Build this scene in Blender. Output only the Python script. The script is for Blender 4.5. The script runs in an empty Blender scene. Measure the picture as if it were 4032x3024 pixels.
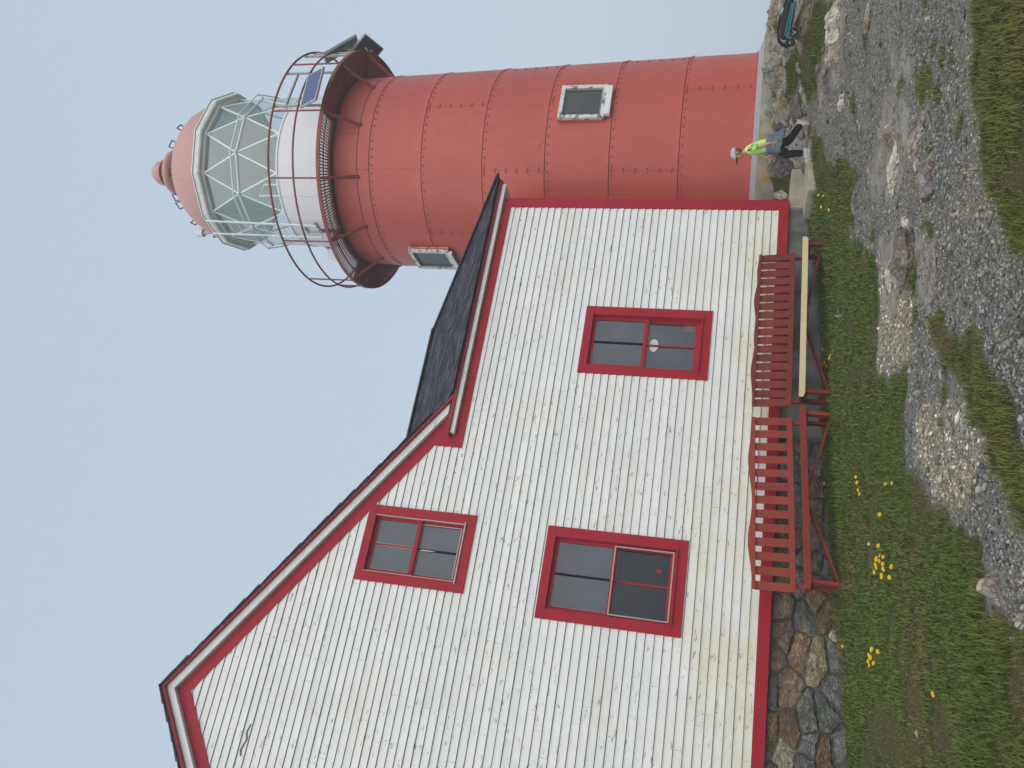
import bpy, bmesh, math, random
import numpy as np
from mathutils import Vector, Matrix
rnd = random.Random(7)
rng = np.random.default_rng(11)
scn = bpy.context.scene
COL = scn.collection
rad = math.radians

# ------------------------------------------------------------------ camera
cam = bpy.data.cameras.new('camera')
cam.sensor_width = 36.0
cam.lens = 36.0 * 3327.8 / 4032.0
cam.clip_start = 0.1
cam.clip_end = 3000.0
camo = bpy.data.objects.new('camera', cam)
COL.objects.link(camo)
RT = Vector((0.900996, -0.428911, 0.065127))
UP = Vector((-0.167412, -0.205257, 0.964284))
FW = Vector((0.400224, 0.879719, 0.256740))
CAM = Vector((0, -12.0, 0))          # eye level is z = 0
# the photograph was taken with the phone held on its side: world up points to picture left
m3 = Matrix((( -UP.x, RT.x, -FW.x), (-UP.y, RT.y, -FW.y), (-UP.z, RT.z, -FW.z)))
camo.matrix_world = Matrix.Translation(CAM) @ m3.to_4x4()
scn.camera = camo

# ------------------------------------------------------------------ sky, sun, exposure
world = bpy.data.worlds.new('World')
scn.world = world
world.use_nodes = True
wn = world.node_tree.nodes; wl = world.node_tree.links
for n in list(wn): wn.remove(n)
SUN_EL, SUN_AZ = rad(36), rad(196)    # azimuth clockwise from +Y
sky = wn.new('ShaderNodeTexSky'); sky.sky_type = 'NISHITA'; sky.sun_disc = False
sky.sun_elevation = SUN_EL; sky.sun_rotation = SUN_AZ
sky.air_density = 1.0; sky.dust_density = 6.0; sky.ozone_density = 1.0
tc = wn.new('ShaderNodeTexCoord'); sep = wn.new('ShaderNodeSeparateXYZ')
wl.new(tc.outputs['Generated'], sep.inputs[0])
ramp = wn.new('ShaderNodeValToRGB')          # thick sea fog: pale at the horizon, bluer higher up
wl.new(sep.outputs['Z'], ramp.inputs[0])
ramp.color_ramp.elements[0].position = 0.0; ramp.color_ramp.elements[0].color = (0.330, 0.387, 0.452, 1)
ramp.color_ramp.elements[1].position = 0.75; ramp.color_ramp.elements[1].color = (0.288, 0.352, 0.425, 1)
sc_ = wn.new('ShaderNodeMixRGB'); sc_.blend_type = 'MULTIPLY'; sc_.inputs[0].default_value = 1
sc_.inputs[2].default_value = (0.10, 0.10, 0.10, 1)
wl.new(sky.outputs[0], sc_.inputs[1])
mx = wn.new('ShaderNodeMixRGB'); mx.inputs[0].default_value = 0.96
wl.new(sc_.outputs[0], mx.inputs[1]); wl.new(ramp.outputs[0], mx.inputs[2])
bg = wn.new('ShaderNodeBackground'); bg.inputs['Strength'].default_value = 1.0
wl.new(mx.outputs[0], bg.inputs[0])
wo = wn.new('ShaderNodeOutputWorld'); wl.new(bg.outputs[0], wo.inputs[0])

sun = bpy.data.lights.new('sun', 'SUN'); sun.energy = 1.5; sun.angle = rad(105)
sun.color = (1.0, 0.94, 0.87)
suno = bpy.data.objects.new('sun', sun); COL.objects.link(suno)
sd = Vector((math.sin(SUN_AZ)*math.cos(SUN_EL), math.cos(SUN_AZ)*math.cos(SUN_EL), math.sin(SUN_EL)))
suno.rotation_euler = sd.to_track_quat('Z', 'Y').to_euler()
suno.location = (0, -20, 30)
vs = scn.view_settings
vs.view_transform = 'Standard'; vs.look = 'None'; vs.exposure = 0.80; vs.gamma = 1.0
vs.use_curve_mapping = False
scn.cycles.max_bounces = 8
scn.cycles.volume_bounces = 3
scn.cycles.transparent_max_bounces = 24

# ------------------------------------------------------------------ materials
def newmat(name):
    m = bpy.data.materials.new(name); m.use_nodes = True
    nt = m.node_tree
    for n in list(nt.nodes): nt.nodes.remove(n)
    out = nt.nodes.new('ShaderNodeOutputMaterial')
    b = nt.nodes.new('ShaderNodeBsdfPrincipled')
    nt.links.new(b.outputs[0], out.inputs[0])
    g = nt.nodes.new('ShaderNodeNewGeometry')
    return m, nt, b, g.outputs['Position']
def N(nt, t, **kw):
    n = nt.nodes.new(t)
    for k, v in kw.items(): setattr(n, k, v)
    return n
def mapping(nt, src, scale):
    mp = N(nt, 'ShaderNodeMapping'); mp.inputs['Scale'].default_value = scale
    nt.links.new(src, mp.inputs[0]); return mp.outputs[0]
def noise(nt, src, scale=5, detail=4, rough=.6, vscale=None):
    if vscale: src = mapping(nt, src, vscale)
    n = N(nt, 'ShaderNodeTexNoise'); n.inputs['Scale'].default_value = scale
    n.inputs['Detail'].default_value = detail; n.inputs['Roughness'].default_value = rough
    nt.links.new(src, n.inputs['Vector']); return n.outputs['Fac']
def rampf(nt, src, a, b, lo=0., hi=1.):
    n = N(nt, 'ShaderNodeMapRange'); n.inputs[1].default_value = a; n.inputs[2].default_value = b
    n.inputs[3].default_value = lo; n.inputs[4].default_value = hi
    nt.links.new(src, n.inputs[0]); return n.outputs[0]
def mix(nt, f, a, b, mode='MIX'):
    n = N(nt, 'ShaderNodeMixRGB'); n.blend_type = mode
    for i, v in ((0, f), (1, a), (2, b)):
        if isinstance(v, (int, float)): n.inputs[i].default_value = v
        elif isinstance(v, tuple): n.inputs[i].default_value = (*v[:3], 1)
        else: nt.links.new(v, n.inputs[i])
    return n.outputs[0]
def mul(nt, a, b):
    n = N(nt, 'ShaderNodeMath'); n.operation = 'MULTIPLY'
    for i, v in ((0, a), (1, b)):
        if isinstance(v, (int, float)): n.inputs[i].default_value = v
        else: nt.links.new(v, n.inputs[i])
    return n.outputs[0]
def bump(nt, b, h, strength=.3, dist=.01):
    n = N(nt, 'ShaderNodeBump'); n.inputs['Strength'].default_value = strength
    n.inputs['Distance'].default_value = dist
    nt.links.new(h, n.inputs['Height']); nt.links.new(n.outputs[0], b.inputs['Normal'])
def rand(nt):
    return N(nt, 'ShaderNodeObjectInfo').outputs['Random']

def paint(name, col, rough=.55, var=.12, nscale=3, bscale=40, bstr=.15, chip=None, chipth=(.66, .70), chipv=(2, 2, 20), objvar=.0, spec=.4, stain=None, stainth=(.6,.75), stainv=(1,1,.4)):
    m, nt, b, P = newmat(name)
    d = tuple(c*(1-var) for c in col)
    c = mix(nt, rampf(nt, noise(nt, P, nscale, 5), .35, .65), d, col)
    if objvar:
        c = mix(nt, 1.0, c, mix(nt, rand(nt), (1-objvar,)*3, (1, 1, 1)), 'MULTIPLY')
    if stain:
        c = mix(nt, mul(nt, rampf(nt, noise(nt, P, 2.2, 5, .6, stainv), *stainth), .75), c, stain)
    h = noise(nt, P, bscale, 3)
    if chip:
        f = rampf(nt, noise(nt, P, 3, 6, .7, chipv), *chipth)
        c = mix(nt, f, c, chip)
    nt.links.new(c, b.inputs['Base Color'])
    b.inputs['Roughness'].default_value = rough
    b.inputs['Specular IOR Level'].default_value = spec
    bump(nt, b, h, bstr, .004)
    return m
M = {}
# clapboard: peeling white paint, grey wood showing in flecks, yellowed stains
def clap():
    m, nt, b, P = newmat('clapboard_paint')
    c = mix(nt, rampf(nt, noise(nt, P, 1.2, 5), .3, .7), (.725, .73, .705), (.805, .807, .785))
    c = mix(nt, 1., c, mix(nt, rand(nt), (.93, .935, .93), (1, 1, 1)), 'MULTIPLY')
    st = rampf(nt, noise(nt, P, 1.1, 6, .65, (1, 1, 1.6)), .52, .74)
    c = mix(nt, mul(nt, st, .46), c, (.68, .61, .42))
    st2 = rampf(nt, noise(nt, P, 2.3, 5, .6, (1.2, 1, 2.4)), .685, .74)
    c = mix(nt, mul(nt, st2, .6), c, (.50, .32, .12))
    sz_ = N(nt, 'ShaderNodeSeparateXYZ'); nt.links.new(P, sz_.inputs[0])
    low_ = mul(nt, rampf(nt, sz_.outputs['Z'], -.45, .9, .62, 0), rampf(nt, noise(nt, P, .9, 5, .6, (1, 1, 1.5)), .40, .60))
    c = mix(nt, low_, c, (.64, .56, .34))
    ch = rampf(nt, noise(nt, P, 5, 8, .78, (1.0, 1, 3.4)), .585, .605)
    ch2 = rampf(nt, noise(nt, P, .9, 4), .40, .54)
    c = mix(nt, mul(nt, ch, ch2), c, (.30, .29, .27))
    fl = rampf(nt, noise(nt, P, 22, 4, .6, (.7, 1, 2.0)), .675, .70)
    c = mix(nt, mul(nt, fl, .6), c, (.24, .23, .21))
    nt.links.new(c, b.inputs['Base Color'])
    b.inputs['Roughness'].default_value = .62; b.inputs['Specular IOR Level'].default_value = .25
    bump(nt, b, noise(nt, P, 30, 6, .6, (.4, 1, 3)), .35, .003)
    return m
M['clap'] = clap()
M['white'] = paint('white_trim_paint', (.76, .77, .76), chip=(.35, .34, .31), chipth=(.66, .68), chipv=(1, 1, 3), spec=.25)
M['red'] = paint('crimson_trim_paint', (.37, .013, .028), var=.12, rough=.5, bstr=.1, spec=.15)
M['redworn'] = paint('worn_crimson_paint', (.30, .014, .026), var=.2, chip=(.50, .36, .32), chipth=(.66, .69), chipv=(1.2, 1.2, 5), spec=.3)
M['shingle'] = None
def shing():
    m, nt, b, P = newmat('asphalt_shingle')
    c = mix(nt, rampf(nt, noise(nt, P, 7, 5, .7), .35, .65), (.024, .026, .034), (.060, .063, .078))
    at = N(nt, 'ShaderNodeAttribute'); at.attribute_name = 'tint'
    c = mix(nt, 1., c, mix(nt, at.outputs['Fac'], (.55, .55, .58), (1.7, 1.65, 1.6)), 'MULTIPLY')
    nt.links.new(c, b.inputs['Base Color']); b.inputs['Roughness'].default_value = .9
    b.inputs['Specular IOR Level'].default_value = .2
    bump(nt, b, noise(nt, P, 220, 3), .7, .004)
    return m
M['shingle'] = shing()
def towerpaint(name, col, shade, rough=.42):
    m, nt, b, P = newmat(name)
    c = mix(nt, rampf(nt, noise(nt, P, .9, 6, .6), .3, .7), shade, col)
    c = mix(nt, 1., c, mix(nt, rand(nt), (.93, .92, .92), (1.04, 1.0, 1.0)), 'MULTIPLY')
    # faint vertical weather streaks
    c = mix(nt, mul(nt, rampf(nt, noise(nt, P, 3, 5, .6, (3, 3, .25)), .55, .8), .16), c, (.52, .20, .16))
    c = mix(nt, mul(nt, rampf(nt, noise(nt, P, 14, 5, .7), .66, .72), .35), c, (.20, .035, .025))
    nt.links.new(c, b.inputs['Base Color'])
    nt.links.new(rampf(nt, noise(nt, P, 5, 4), .3, .7, rough-.06, rough+.12), b.inputs['Roughness'])
    b.inputs['Specular IOR Level'].default_value = .5
    bump(nt, b, noise(nt, P, 3.2, 5, .55), .5, .02)
    return m
M['tower'] = towerpaint('tower_red_paint', (.47, .074, .045), (.43, .062, .038))
M['gallery'] = towerpaint('tower_red_shaded', (.26, .040, .028), (.20, .030, .022), .55)  # same red as the tower, darkened to paint in the gallery's shade
M['dome'] = towerpaint('dome_pale_red', (.50, .275, .240), (.46, .245, .212), .5)  # paler, greyer red than the tower sides
M['rust'] = paint('rusty_red_rail', (.27, .060, .050), var=.3, nscale=12, chip=(.30, .13, .06), chipth=(.6, .68), chipv=(3, 3, 3))
M['lanternwhite'] = paint('lantern_white_paint', (.74, .77, .77), var=.06, chip=(.30, .22, .16), chipth=(.69, .73), chipv=(3, 3, 3), stain=(.45, .28, .12), stainth=(.72, .85))
M['drum'] = paint('drum_white_paint', (.71, .715, .73), var=.05, nscale=2, bstr=.1, spec=.3)
M['gutter'] = paint('gutter_grey_green', (.72, .75, .71), var=.18, nscale=8, chip=(.22, .13, .07), chipth=(.68, .74), chipv=(4, 4, 4))
M['ceiling'] = paint('lantern_ceiling_green', (.78, .86, .82), var=.04, rough=.6, nscale=1.5, bstr=.05)
M['seam'] = paint('seam_dark_red', (.11, .012, .010), var=.3)
M['plinth'] = paint('stained_concrete', (.34, .33, .26), var=.4, nscale=2.5, bscale=60, bstr=.5, rough=.9, chip=(.34, .19, .07), chipth=(.52, .66), chipv=(1, 1, .35), stain=(.16, .17, .07), stainth=(.50, .66), stainv=(1.5, 1.5, 1), spec=.15)
M['mortar'] = paint('grey_mortar_skirt', (.36, .375, .39), var=.15, nscale=10, rough=.85, bstr=.3, spec=.2)
M['concrete'] = paint('old_concrete', (.20, .205, .195), var=.4, nscale=3, bscale=50, bstr=.5, rough=.9, stain=(.06, .065, .045), stainth=(.45, .65), spec=.15)
M['step'] = paint('sandy_concrete', (.40, .37, .29), var=.25, nscale=5, bscale=45, bstr=.7, rough=.92, stain=(.15, .14, .08), stainth=(.55, .7), spec=.12)
M['bench'] = paint('weathered_red_bench_paint', (.215, .028, .015), var=.3, nscale=5, bscale=60, bstr=.3, objvar=.18, chip=(.50, .38, .34), chipth=(.675, .70), chipv=(1.2, 1.2, 2.5), spec=.25)
M['bench2'] = paint('red_bench_paint', (.28, .035, .015), var=.22, nscale=5, bscale=60, bstr=.25, objvar=.15, chip=(.48, .30, .24), chipth=(.72, .75), chipv=(1, 1, 3), spec=.3)
M['newwood'] = paint('fresh_pine', (.70, .58, .33), var=.12, nscale=4, bscale=60, bstr=.2, rough=.7, stain=(.50, .32, .14), stainth=(.68, .8), stainv=(.5, 3, 6))
M['interior'] = paint('dark_interior', (.03, .033, .035), rough=.8)
def glass(name, col, ior=1.9, rough=.04, wav=.25):
    m, nt, b, P = newmat(name)
    c = mix(nt, rampf(nt, noise(nt, P, 2.0, 3), .3, .7), tuple(x*.8 for x in col), tuple(x*1.2 for x in col))
    nt.links.new(c, b.inputs['Base Color'])
    b.inputs['Roughness'].default_value = rough; b.inputs['IOR'].default_value = ior
    bump(nt, b, noise(nt, P, 3.5, 2), wav, .01)
    return m
M['pane'] = glass('window_glass', (.040, .056, .074), 1.6)
M['paned'] = glass('dark_window_glass', (.010, .016, .024), 1.4)
M['towerpane'] = glass('tower_window_glass', (.045, .052, .055), 1.5, .2)
def clear():
    m = bpy.data.materials.new('lantern_glass'); m.use_nodes = True
    nt = m.node_tree
    for n in list(nt.nodes): nt.nodes.remove(n)
    out = nt.nodes.new('ShaderNodeOutputMaterial')
    t = nt.nodes.new('ShaderNodeBsdfTransparent'); t.inputs[0].default_value = (.90, .94, .93, 1)
    g = nt.nodes.new('ShaderNodeBsdfGlossy'); g.inputs['Roughness'].default_value = .03
    lw = nt.nodes.new('ShaderNodeLayerWeight'); lw.inputs[0].default_value = .5
    pw = nt.nodes.new('ShaderNodeMath'); pw.operation = 'POWER'; pw.inputs[1].default_value = 4
    nt.links.new(lw.outputs['Facing'], pw.inputs[0])
    f = nt.nodes.new('ShaderNodeMath'); f.operation = 'MULTIPLY_ADD'; f.inputs[1].default_value = .55; f.inputs[2].default_value = .10
    nt.links.new(pw.outputs[0], f.inputs[0])
    x = nt.nodes.new('ShaderNodeMixShader')
    nt.links.new(f.outputs[0], x.inputs[0]); nt.links.new(t.outputs[0], x.inputs[1]); nt.links.new(g.outputs[0], x.inputs[2])
    nt.links.new(x.outputs[0], out.inputs[0]); return m
M['clear'] = clear()
def solar():
    m, nt, b, P = newmat('solar_cells')
    c = mix(nt, rampf(nt, noise(nt, P, 40, 3), .3, .7), (.028, .045, .16), (.05, .075, .24))
    nt.links.new(c, b.inputs['Base Color']); b.inputs['Roughness'].default_value = .25
    return m
M['solar'] = solar()
M['alu'] = paint('galvanised_frame', (.42, .44, .43), var=.25, nscale=12, rough=.5)
M['darkback'] = paint('panel_back', (.045, .055, .06), var=.3, nscale=6, rough=.5)
M['cell'] = paint('cell_line', (.25, .28, .38), rough=.4)
def ston(name, c1, c2, c3, sc=4., bs=.8):
    m, nt, b, P = newmat(name)
    n1 = noise(nt, P, sc, 8, .65)
    c = mix(nt, rampf(nt, n1, .35, .62), c1, c2)
    c = mix(nt, rampf(nt, noise(nt, P, sc*2.7, 6, .7), .56, .68), c, c3)
    c = mix(nt, mul(nt, rampf(nt, noise(nt, P, sc*6, 4, .7), .58, .64), .6), c, tuple(x*.4 for x in c1))
    # weathered breaks: angular cells of slightly different tone and dark cracks between them
    wv = N(nt, 'ShaderNodeMixRGB'); wv.inputs[0].default_value = .12
    nz = N(nt, 'ShaderNodeTexNoise'); nz.inputs['Scale'].default_value = sc*2.5; nt.links.new(P, nz.inputs['Vector'])
    nt.links.new(P, wv.inputs[1]); nt.links.new(nz.outputs['Color'], wv.inputs[2])
    v1 = N(nt, 'ShaderNodeTexVoronoi'); v1.inputs['Scale'].default_value = sc*3.2; nt.links.new(mapping(nt, wv.outputs[0], (1, 1.3, 1.9)), v1.inputs['Vector'])
    v2 = N(nt, 'ShaderNodeTexVoronoi'); v2.feature = 'DISTANCE_TO_EDGE'; v2.inputs['Scale'].default_value = sc*3.2; nt.links.new(mapping(nt, wv.outputs[0], (1, 1.3, 1.9)), v2.inputs['Vector'])
    s1 = N(nt, 'ShaderNodeSeparateColor'); nt.links.new(v1.outputs['Color'], s1.inputs[0])
    c = mix(nt, 1., c, mix(nt, s1.outputs[0], (.62, .62, .62), (1.22, 1.2, 1.16)), 'MULTIPLY')
    ck_ = rampf(nt, v2.outputs['Distance'], .0, .045, 1, 0)
    c = mix(nt, mul(nt, ck_, rampf(nt, noise(nt, P, sc*1.7, 3), .45, .6, 0, .6)), c, tuple(x*.30 for x in c1))
    nt.links.new(c, b.inputs['Base Color']); b.inputs['Roughness'].default_value = .92
    b.inputs['Specular IOR Level'].default_value = .2
    hh_ = mix(nt, .45, noise(nt, P, sc*3, 8, .7), rampf(nt, v2.outputs['Distance'], 0, .12))
    bump(nt, b, hh_, bs, .03)
    return m
SM = dict(
 orange=ston('orange_brown_stone', (.17, .115, .065), (.29, .20, .125), (.34, .29, .22)),
 brown=ston('dark_brown_stone', (.12, .088, .065), (.21, .155, .115), (.25, .20, .14)),
 yg=ston('lichen_yellow_stone', (.25, .235, .13), (.33, .28, .17), (.16, .15, .12)),
 blue=ston('blue_grey_stone', (.11, .112, .112), (.19, .18, .165), (.24, .21, .17)),
 dkgreen=ston('dark_green_grey_stone', (.085, .10, .09), (.17, .18, .16), (.27, .23, .17)),
 cream=ston('cream_lichen_stone', (.30, .28, .19), (.46, .43, .33), (.17, .15, .10)),
 rust=ston('rusty_stone', (.13, .085, .06), (.23, .14, .08), (.22, .20, .18)),
 grey=ston('plain_grey_stone', (.13, .135, .135), (.22, .22, .21), (.10, .10, .10)),
 purple=ston('purple_grey_rock', (.15, .132, .130), (.26, .225, .215), (.36, .33, .30)),
 pink=ston('pinkish_beige_rock', (.30, .25, .21), (.42, .36, .30), (.20, .17, .15)),
 white=ston('pale_cream_rock', (.40, .37, .30), (.60, .57, .49), (.25, .23, .20)),
 green=ston('greenish_grey_rock', (.19, .20, .17), (.33, .34, .29), (.13, .12, .10)),
 dark=ston('dark_purple_bedrock', (.075, .066, .070), (.155, .135, .135), (.25, .22, .18)),
 brownrock=ston('brown_grey_boulder', (.13, .105, .09), (.23, .195, .17), (.30, .27, .23)),
 tan=ston('tan_bedrock', (.22, .18, .12), (.34, .30, .23), (.30, .16, .07)),
)
M['fmortar'] = ston('rubble_mortar', (.12, .11, .095), (.21, .20, .18), (.34, .31, .25), 9)

# ------------------------------------------------------------------ mesh helpers
class MB:
    def __init__(s): s.v = []; s.f = []
    def add(s, vs, fs):
        o = len(s.v); s.v += [tuple(v) for v in vs]; s.f += [tuple(i+o for i in f) for f in fs]; return s
    def box(s, a, b):
        x0, y0, z0 = a; x1, y1, z1 = b
        return s.add([(x0,y0,z0),(x1,y0,z0),(x1,y1,z0),(x0,y1,z0),(x0,y0,z1),(x1,y0,z1),(x1,y1,z1),(x0,y1,z1)],
            [(0,3,2,1),(4,5,6,7),(0,1,5,4),(1,2,6,5),(2,3,7,6),(3,0,4,7)])
    def obox(s, c, ax, ay, az, h):
        c = Vector(c); ax = Vector(ax).normalized()*h[0]; ay = Vector(ay).normalized()*h[1]; az = Vector(az).normalized()*h[2]
        vs = [c+ax*i+ay*j+az*k for k in (-1,1) for i, j in ((-1,-1),(1,-1),(1,1),(-1,1))]
        return s.add(vs, [(0,3,2,1),(4,5,6,7),(0,1,5,4),(1,2,6,5),(2,3,7,6),(3,0,4,7)])
    def bar(s, p, q, w, t, up=(0,0,1)):
        p = Vector(p); q = Vector(q); d = (q-p); L = d.length; d.normalize()
        u = Vector(up); sdir = d.cross(u)
        if sdir.length < 1e-4: sdir = d.cross(Vector((1,0,0)))
        sdir.normalize(); u2 = sdir.cross(d)
        return s.obox((p+q)/2, d, sdir, u2, (L/2, w/2, t/2))
    def prism(s, poly, y0, y1):   # polygon in (x,z), extruded along y
        n = len(poly)
        A = sum(poly[i][0]*poly[(i+1)%n][1]-poly[(i+1)%n][0]*poly[i][1] for i in range(n))
        if A < 0: poly = poly[::-1]
        vs = [(x, y0, z) for x, z in poly]+[(x, y1, z) for x, z in poly]
        fs = [tuple(range(n)), tuple(range(2*n-1, n-1, -1))]+[(i, i+n, (i+1)%n+n, (i+1)%n) for i in range(n)]
        return s.add(vs, fs)
    def tube(s, pts, r, n=8, closed=False, caps=True):
        pts = [Vector(p) for p in pts]; K = len(pts); vs = []; fs = []
        rs = r if isinstance(r, (list, tuple)) else [r]*K
        prev = None
        for i in range(K):
            if closed: t = pts[(i+1)%K]-pts[i-1]
            else: t = pts[min(i+1, K-1)]-pts[max(i-1, 0)]
            t.normalize()
            if prev is None:
                a = t.cross(Vector((0,0,1)))
                if a.length < 1e-3: a = t.cross(Vector((1,0,0)))
            else: a = prev-t*prev.dot(t)
            a.normalize(); prev = a; b = t.cross(a)
            for k in range(n):
                th = 2*math.pi*k/n; vs.append(pts[i]+a*math.cos(th)*rs[i]+b*math.sin(th)*rs[i])
        for i in range(K if closed else K-1):
            j = (i+1)%K
            for k in range(n): fs.append((i*n+k, i*n+(k+1)%n, j*n+(k+1)%n, j*n+k))
        if caps and not closed: fs += [tuple(range(n-1,-1,-1)), tuple(range((K-1)*n, K*n))]
        return s.add(vs, fs)
    def lathe(s, prof, c, n=48, th0=0, th1=360):
        full = abs(th1-th0) >= 360; K = n if full else n+1; vs = []; fs = []
        for i in range(K):
            th = rad(th0+(th1-th0)*i/n)
            for r, z in prof: vs.append((c[0]+r*math.sin(th), c[1]-r*math.cos(th), z))
        p = len(prof)
        for i in range(n):
            j = (i+1)%K
            for k in range(p-1): fs.append((i*p+k, j*p+k, j*p+k+1, i*p+k+1))
        return s.add(vs, fs)
    def ell(s, c, r, n=12, m=8, R=None):
        vs = []; fs = []
        for i in range(m+1):
            ph = math.pi*i/m
            for k in range(n):
                th = 2*math.pi*k/n
                v = Vector((r[0]*math.sin(ph)*math.cos(th), r[1]*math.sin(ph)*math.sin(th), r[2]*math.cos(ph)))
                if R: v = R @ v
                vs.append(Vector(c)+v)
        for i in range(m):
            for k in range(n): fs.append((i*n+k, (i+1)*n+k, (i+1)*n+(k+1)%n, i*n+(k+1)%n))
        return s.add(vs, fs)
ORG = {}
def put(name, mb, mat, parent=None, smooth=False, kind=None, org=None, label=None, bevel=0):
    o_ = Vector(ORG.get(parent.name, (0,0,0))) if parent else Vector(org or (0,0,0))
    me = bpy.data.meshes.new(name)
    me.from_pydata([tuple(Vector(v)-o_) for v in mb.v], [], mb.f)
    me.materials.append(mat)
    if smooth:
        me.polygons.foreach_set('use_smooth', [True]*len(me.polygons))
    me.update()
    ob = bpy.data.objects.new(name, me); COL.objects.link(ob)
    if parent: ob.parent = parent
    else: ob.location = o_
    ORG[ob.name] = tuple(o_)
    if kind: ob['kind'] = kind
    if label: ob['label'] = label
    if smooth == 'auto':
        me.polygons.foreach_set('use_smooth', [True]*len(me.polygons))
        try: me.set_sharp_from_angle(angle=rad(38))
        except Exception: pass
    if bevel:
        bv = ob.modifiers.new('b', 'BEVEL'); bv.width = bevel; bv.segments = 2; bv.limit_method = 'ANGLE'
    return ob
def thing(name, label, cat, loc, group=None):
    o = bpy.data.objects.new(name, None); COL.objects.link(o); o.location = loc
    o.empty_display_size = .1
    ORG[o.name] = tuple(loc); o['label'] = label; o['category'] = cat
    if group: o['group'] = group
    return o
def tag(o, label, cat, group=None):
    o['label'] = label; o['category'] = cat
    if group: o['group'] = group
    return o
def attr(o, name, vals, dom='POINT'):
    a = o.data.attributes.new(name, 'FLOAT', dom); a.data.foreach_set('value', np.asarray(vals, dtype=np.float32))

# ------------------------------------------------------------------ terrain height
CP = np.array([(0,-12,-1.6),(-4,-12,-1.65),(5,-12,-1.6),(5,-7.6,-1.56),(2,-7,-1.6),(0,-6,-1.63),(-4,-6,-1.75),(0,-3,-1.64),(-4,0.3,-1.82),(.6,0,-1.64),(2.2,0,-1.49),(2.7,-.8,-1.46),(5.1,-.7,-1.31),(5.3,0,-1.28),(6.7,0,-1.2),(7.8,-.6,-1.13),(8.1,0,-1.05),(8.85,0,-.94),(5,-3,-1.46),(8,-4,-1.3),(7,-6,-1.45),(9.4,-.9,-.90),(9.9,-1.2,-.9),(9.1,-1.8,-1.0),(10.6,-2.6,-.9),(9.55,-3.4,-1.0),(11,-4,-1.0),(13,-5,-1.0),(10.7,-2.0,-.62),(12.3,-2.2,-.6),(10.4,-.3,-.62),(10.0,.35,-.36),(11.8,-.45,-.27),(13.3,-.2,-.22),(14.2,.7,-.19),(14.9,2.1,-.2),(14.6,.2,-.25),(16,-1,-.35),(14.5,-2,-.45),(17,2.5,-.6),(20,6,-2.6),(26,12,-7),(20,-3,-.9),(28,-8,-3),(10,4,-.5),(11.8,5.8,-.5),(5,9,-1),(0,12,-2),(-8,8,-2.5),(-12,-8,-2.2),(16,-14,-1.3),(14,10,-1.5),(9.7,1.5,-.6),(9.35,-.1,-.99),(9.8,-.2,-.86),(0,-20,-1.8)], float)
def _tps():
    P = CP[:, :2]; n = len(P); d = np.linalg.norm(P[:, None]-P[None], axis=2)
    K = np.where(d > 0, d*d*np.log(d+1e-12), 0)+np.eye(n)*.02
    A = np.zeros((n+3, n+3)); A[:n, :n] = K; A[:n, n] = 1; A[:n, n+1:] = P; A[n, :n] = 1; A[n+1:, :n] = P.T
    return np.linalg.solve(A, np.concatenate([CP[:, 2], np.zeros(3)]))
TW = _tps()
def H0(x, y):
    x = np.asarray(x, float); y = np.asarray(y, float)
    o = TW[-3]+TW[-2]*x+TW[-1]*y
    for (px, py, _), w in zip(CP, TW[:-3]):
        d2 = (x-px)**2+(y-py)**2; o = o+w*.5*d2*np.log(d2+1e-12)
    return o
_pt = rng.random((256, 256))
def vnoise(x, y, s=1., seed=0):
    x = np.asarray(x, float)*s+seed*17.3+500; y = np.asarray(y, float)*s+seed*9.1+500
    xi = np.floor(x).astype(int); yi = np.floor(y).astype(int); fx = x-xi; fy = y-yi
    fx = fx*fx*(3-2*fx); fy = fy*fy*(3-2*fy)
    g = lambda a, b: _pt[a % 256, b % 256]
    return (g(xi,yi)*(1-fx)+g(xi+1,yi)*fx)*(1-fy)+(g(xi,yi+1)*(1-fx)+g(xi+1,yi+1)*fx)*fy
def fbm(x, y, s, o=4, seed=0):
    t = 0; a = .5
    for i in range(o): t = t+a*vnoise(x, y, s*2**i, seed+i*3); a *= .5
    return t
def inpoly(x, y, P):
    ins = np.zeros(np.shape(x), bool); n = len(P)
    for i in range(n):
        x0, y0 = P[i]; x1, y1 = P[(i+1)%n]
        if y0 == y1: continue
        c = ((y0 > y) != (y1 > y)) & (x < (x1-x0)*(y-y0)/(y1-y0)+x0); ins ^= c
    return ins
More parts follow.
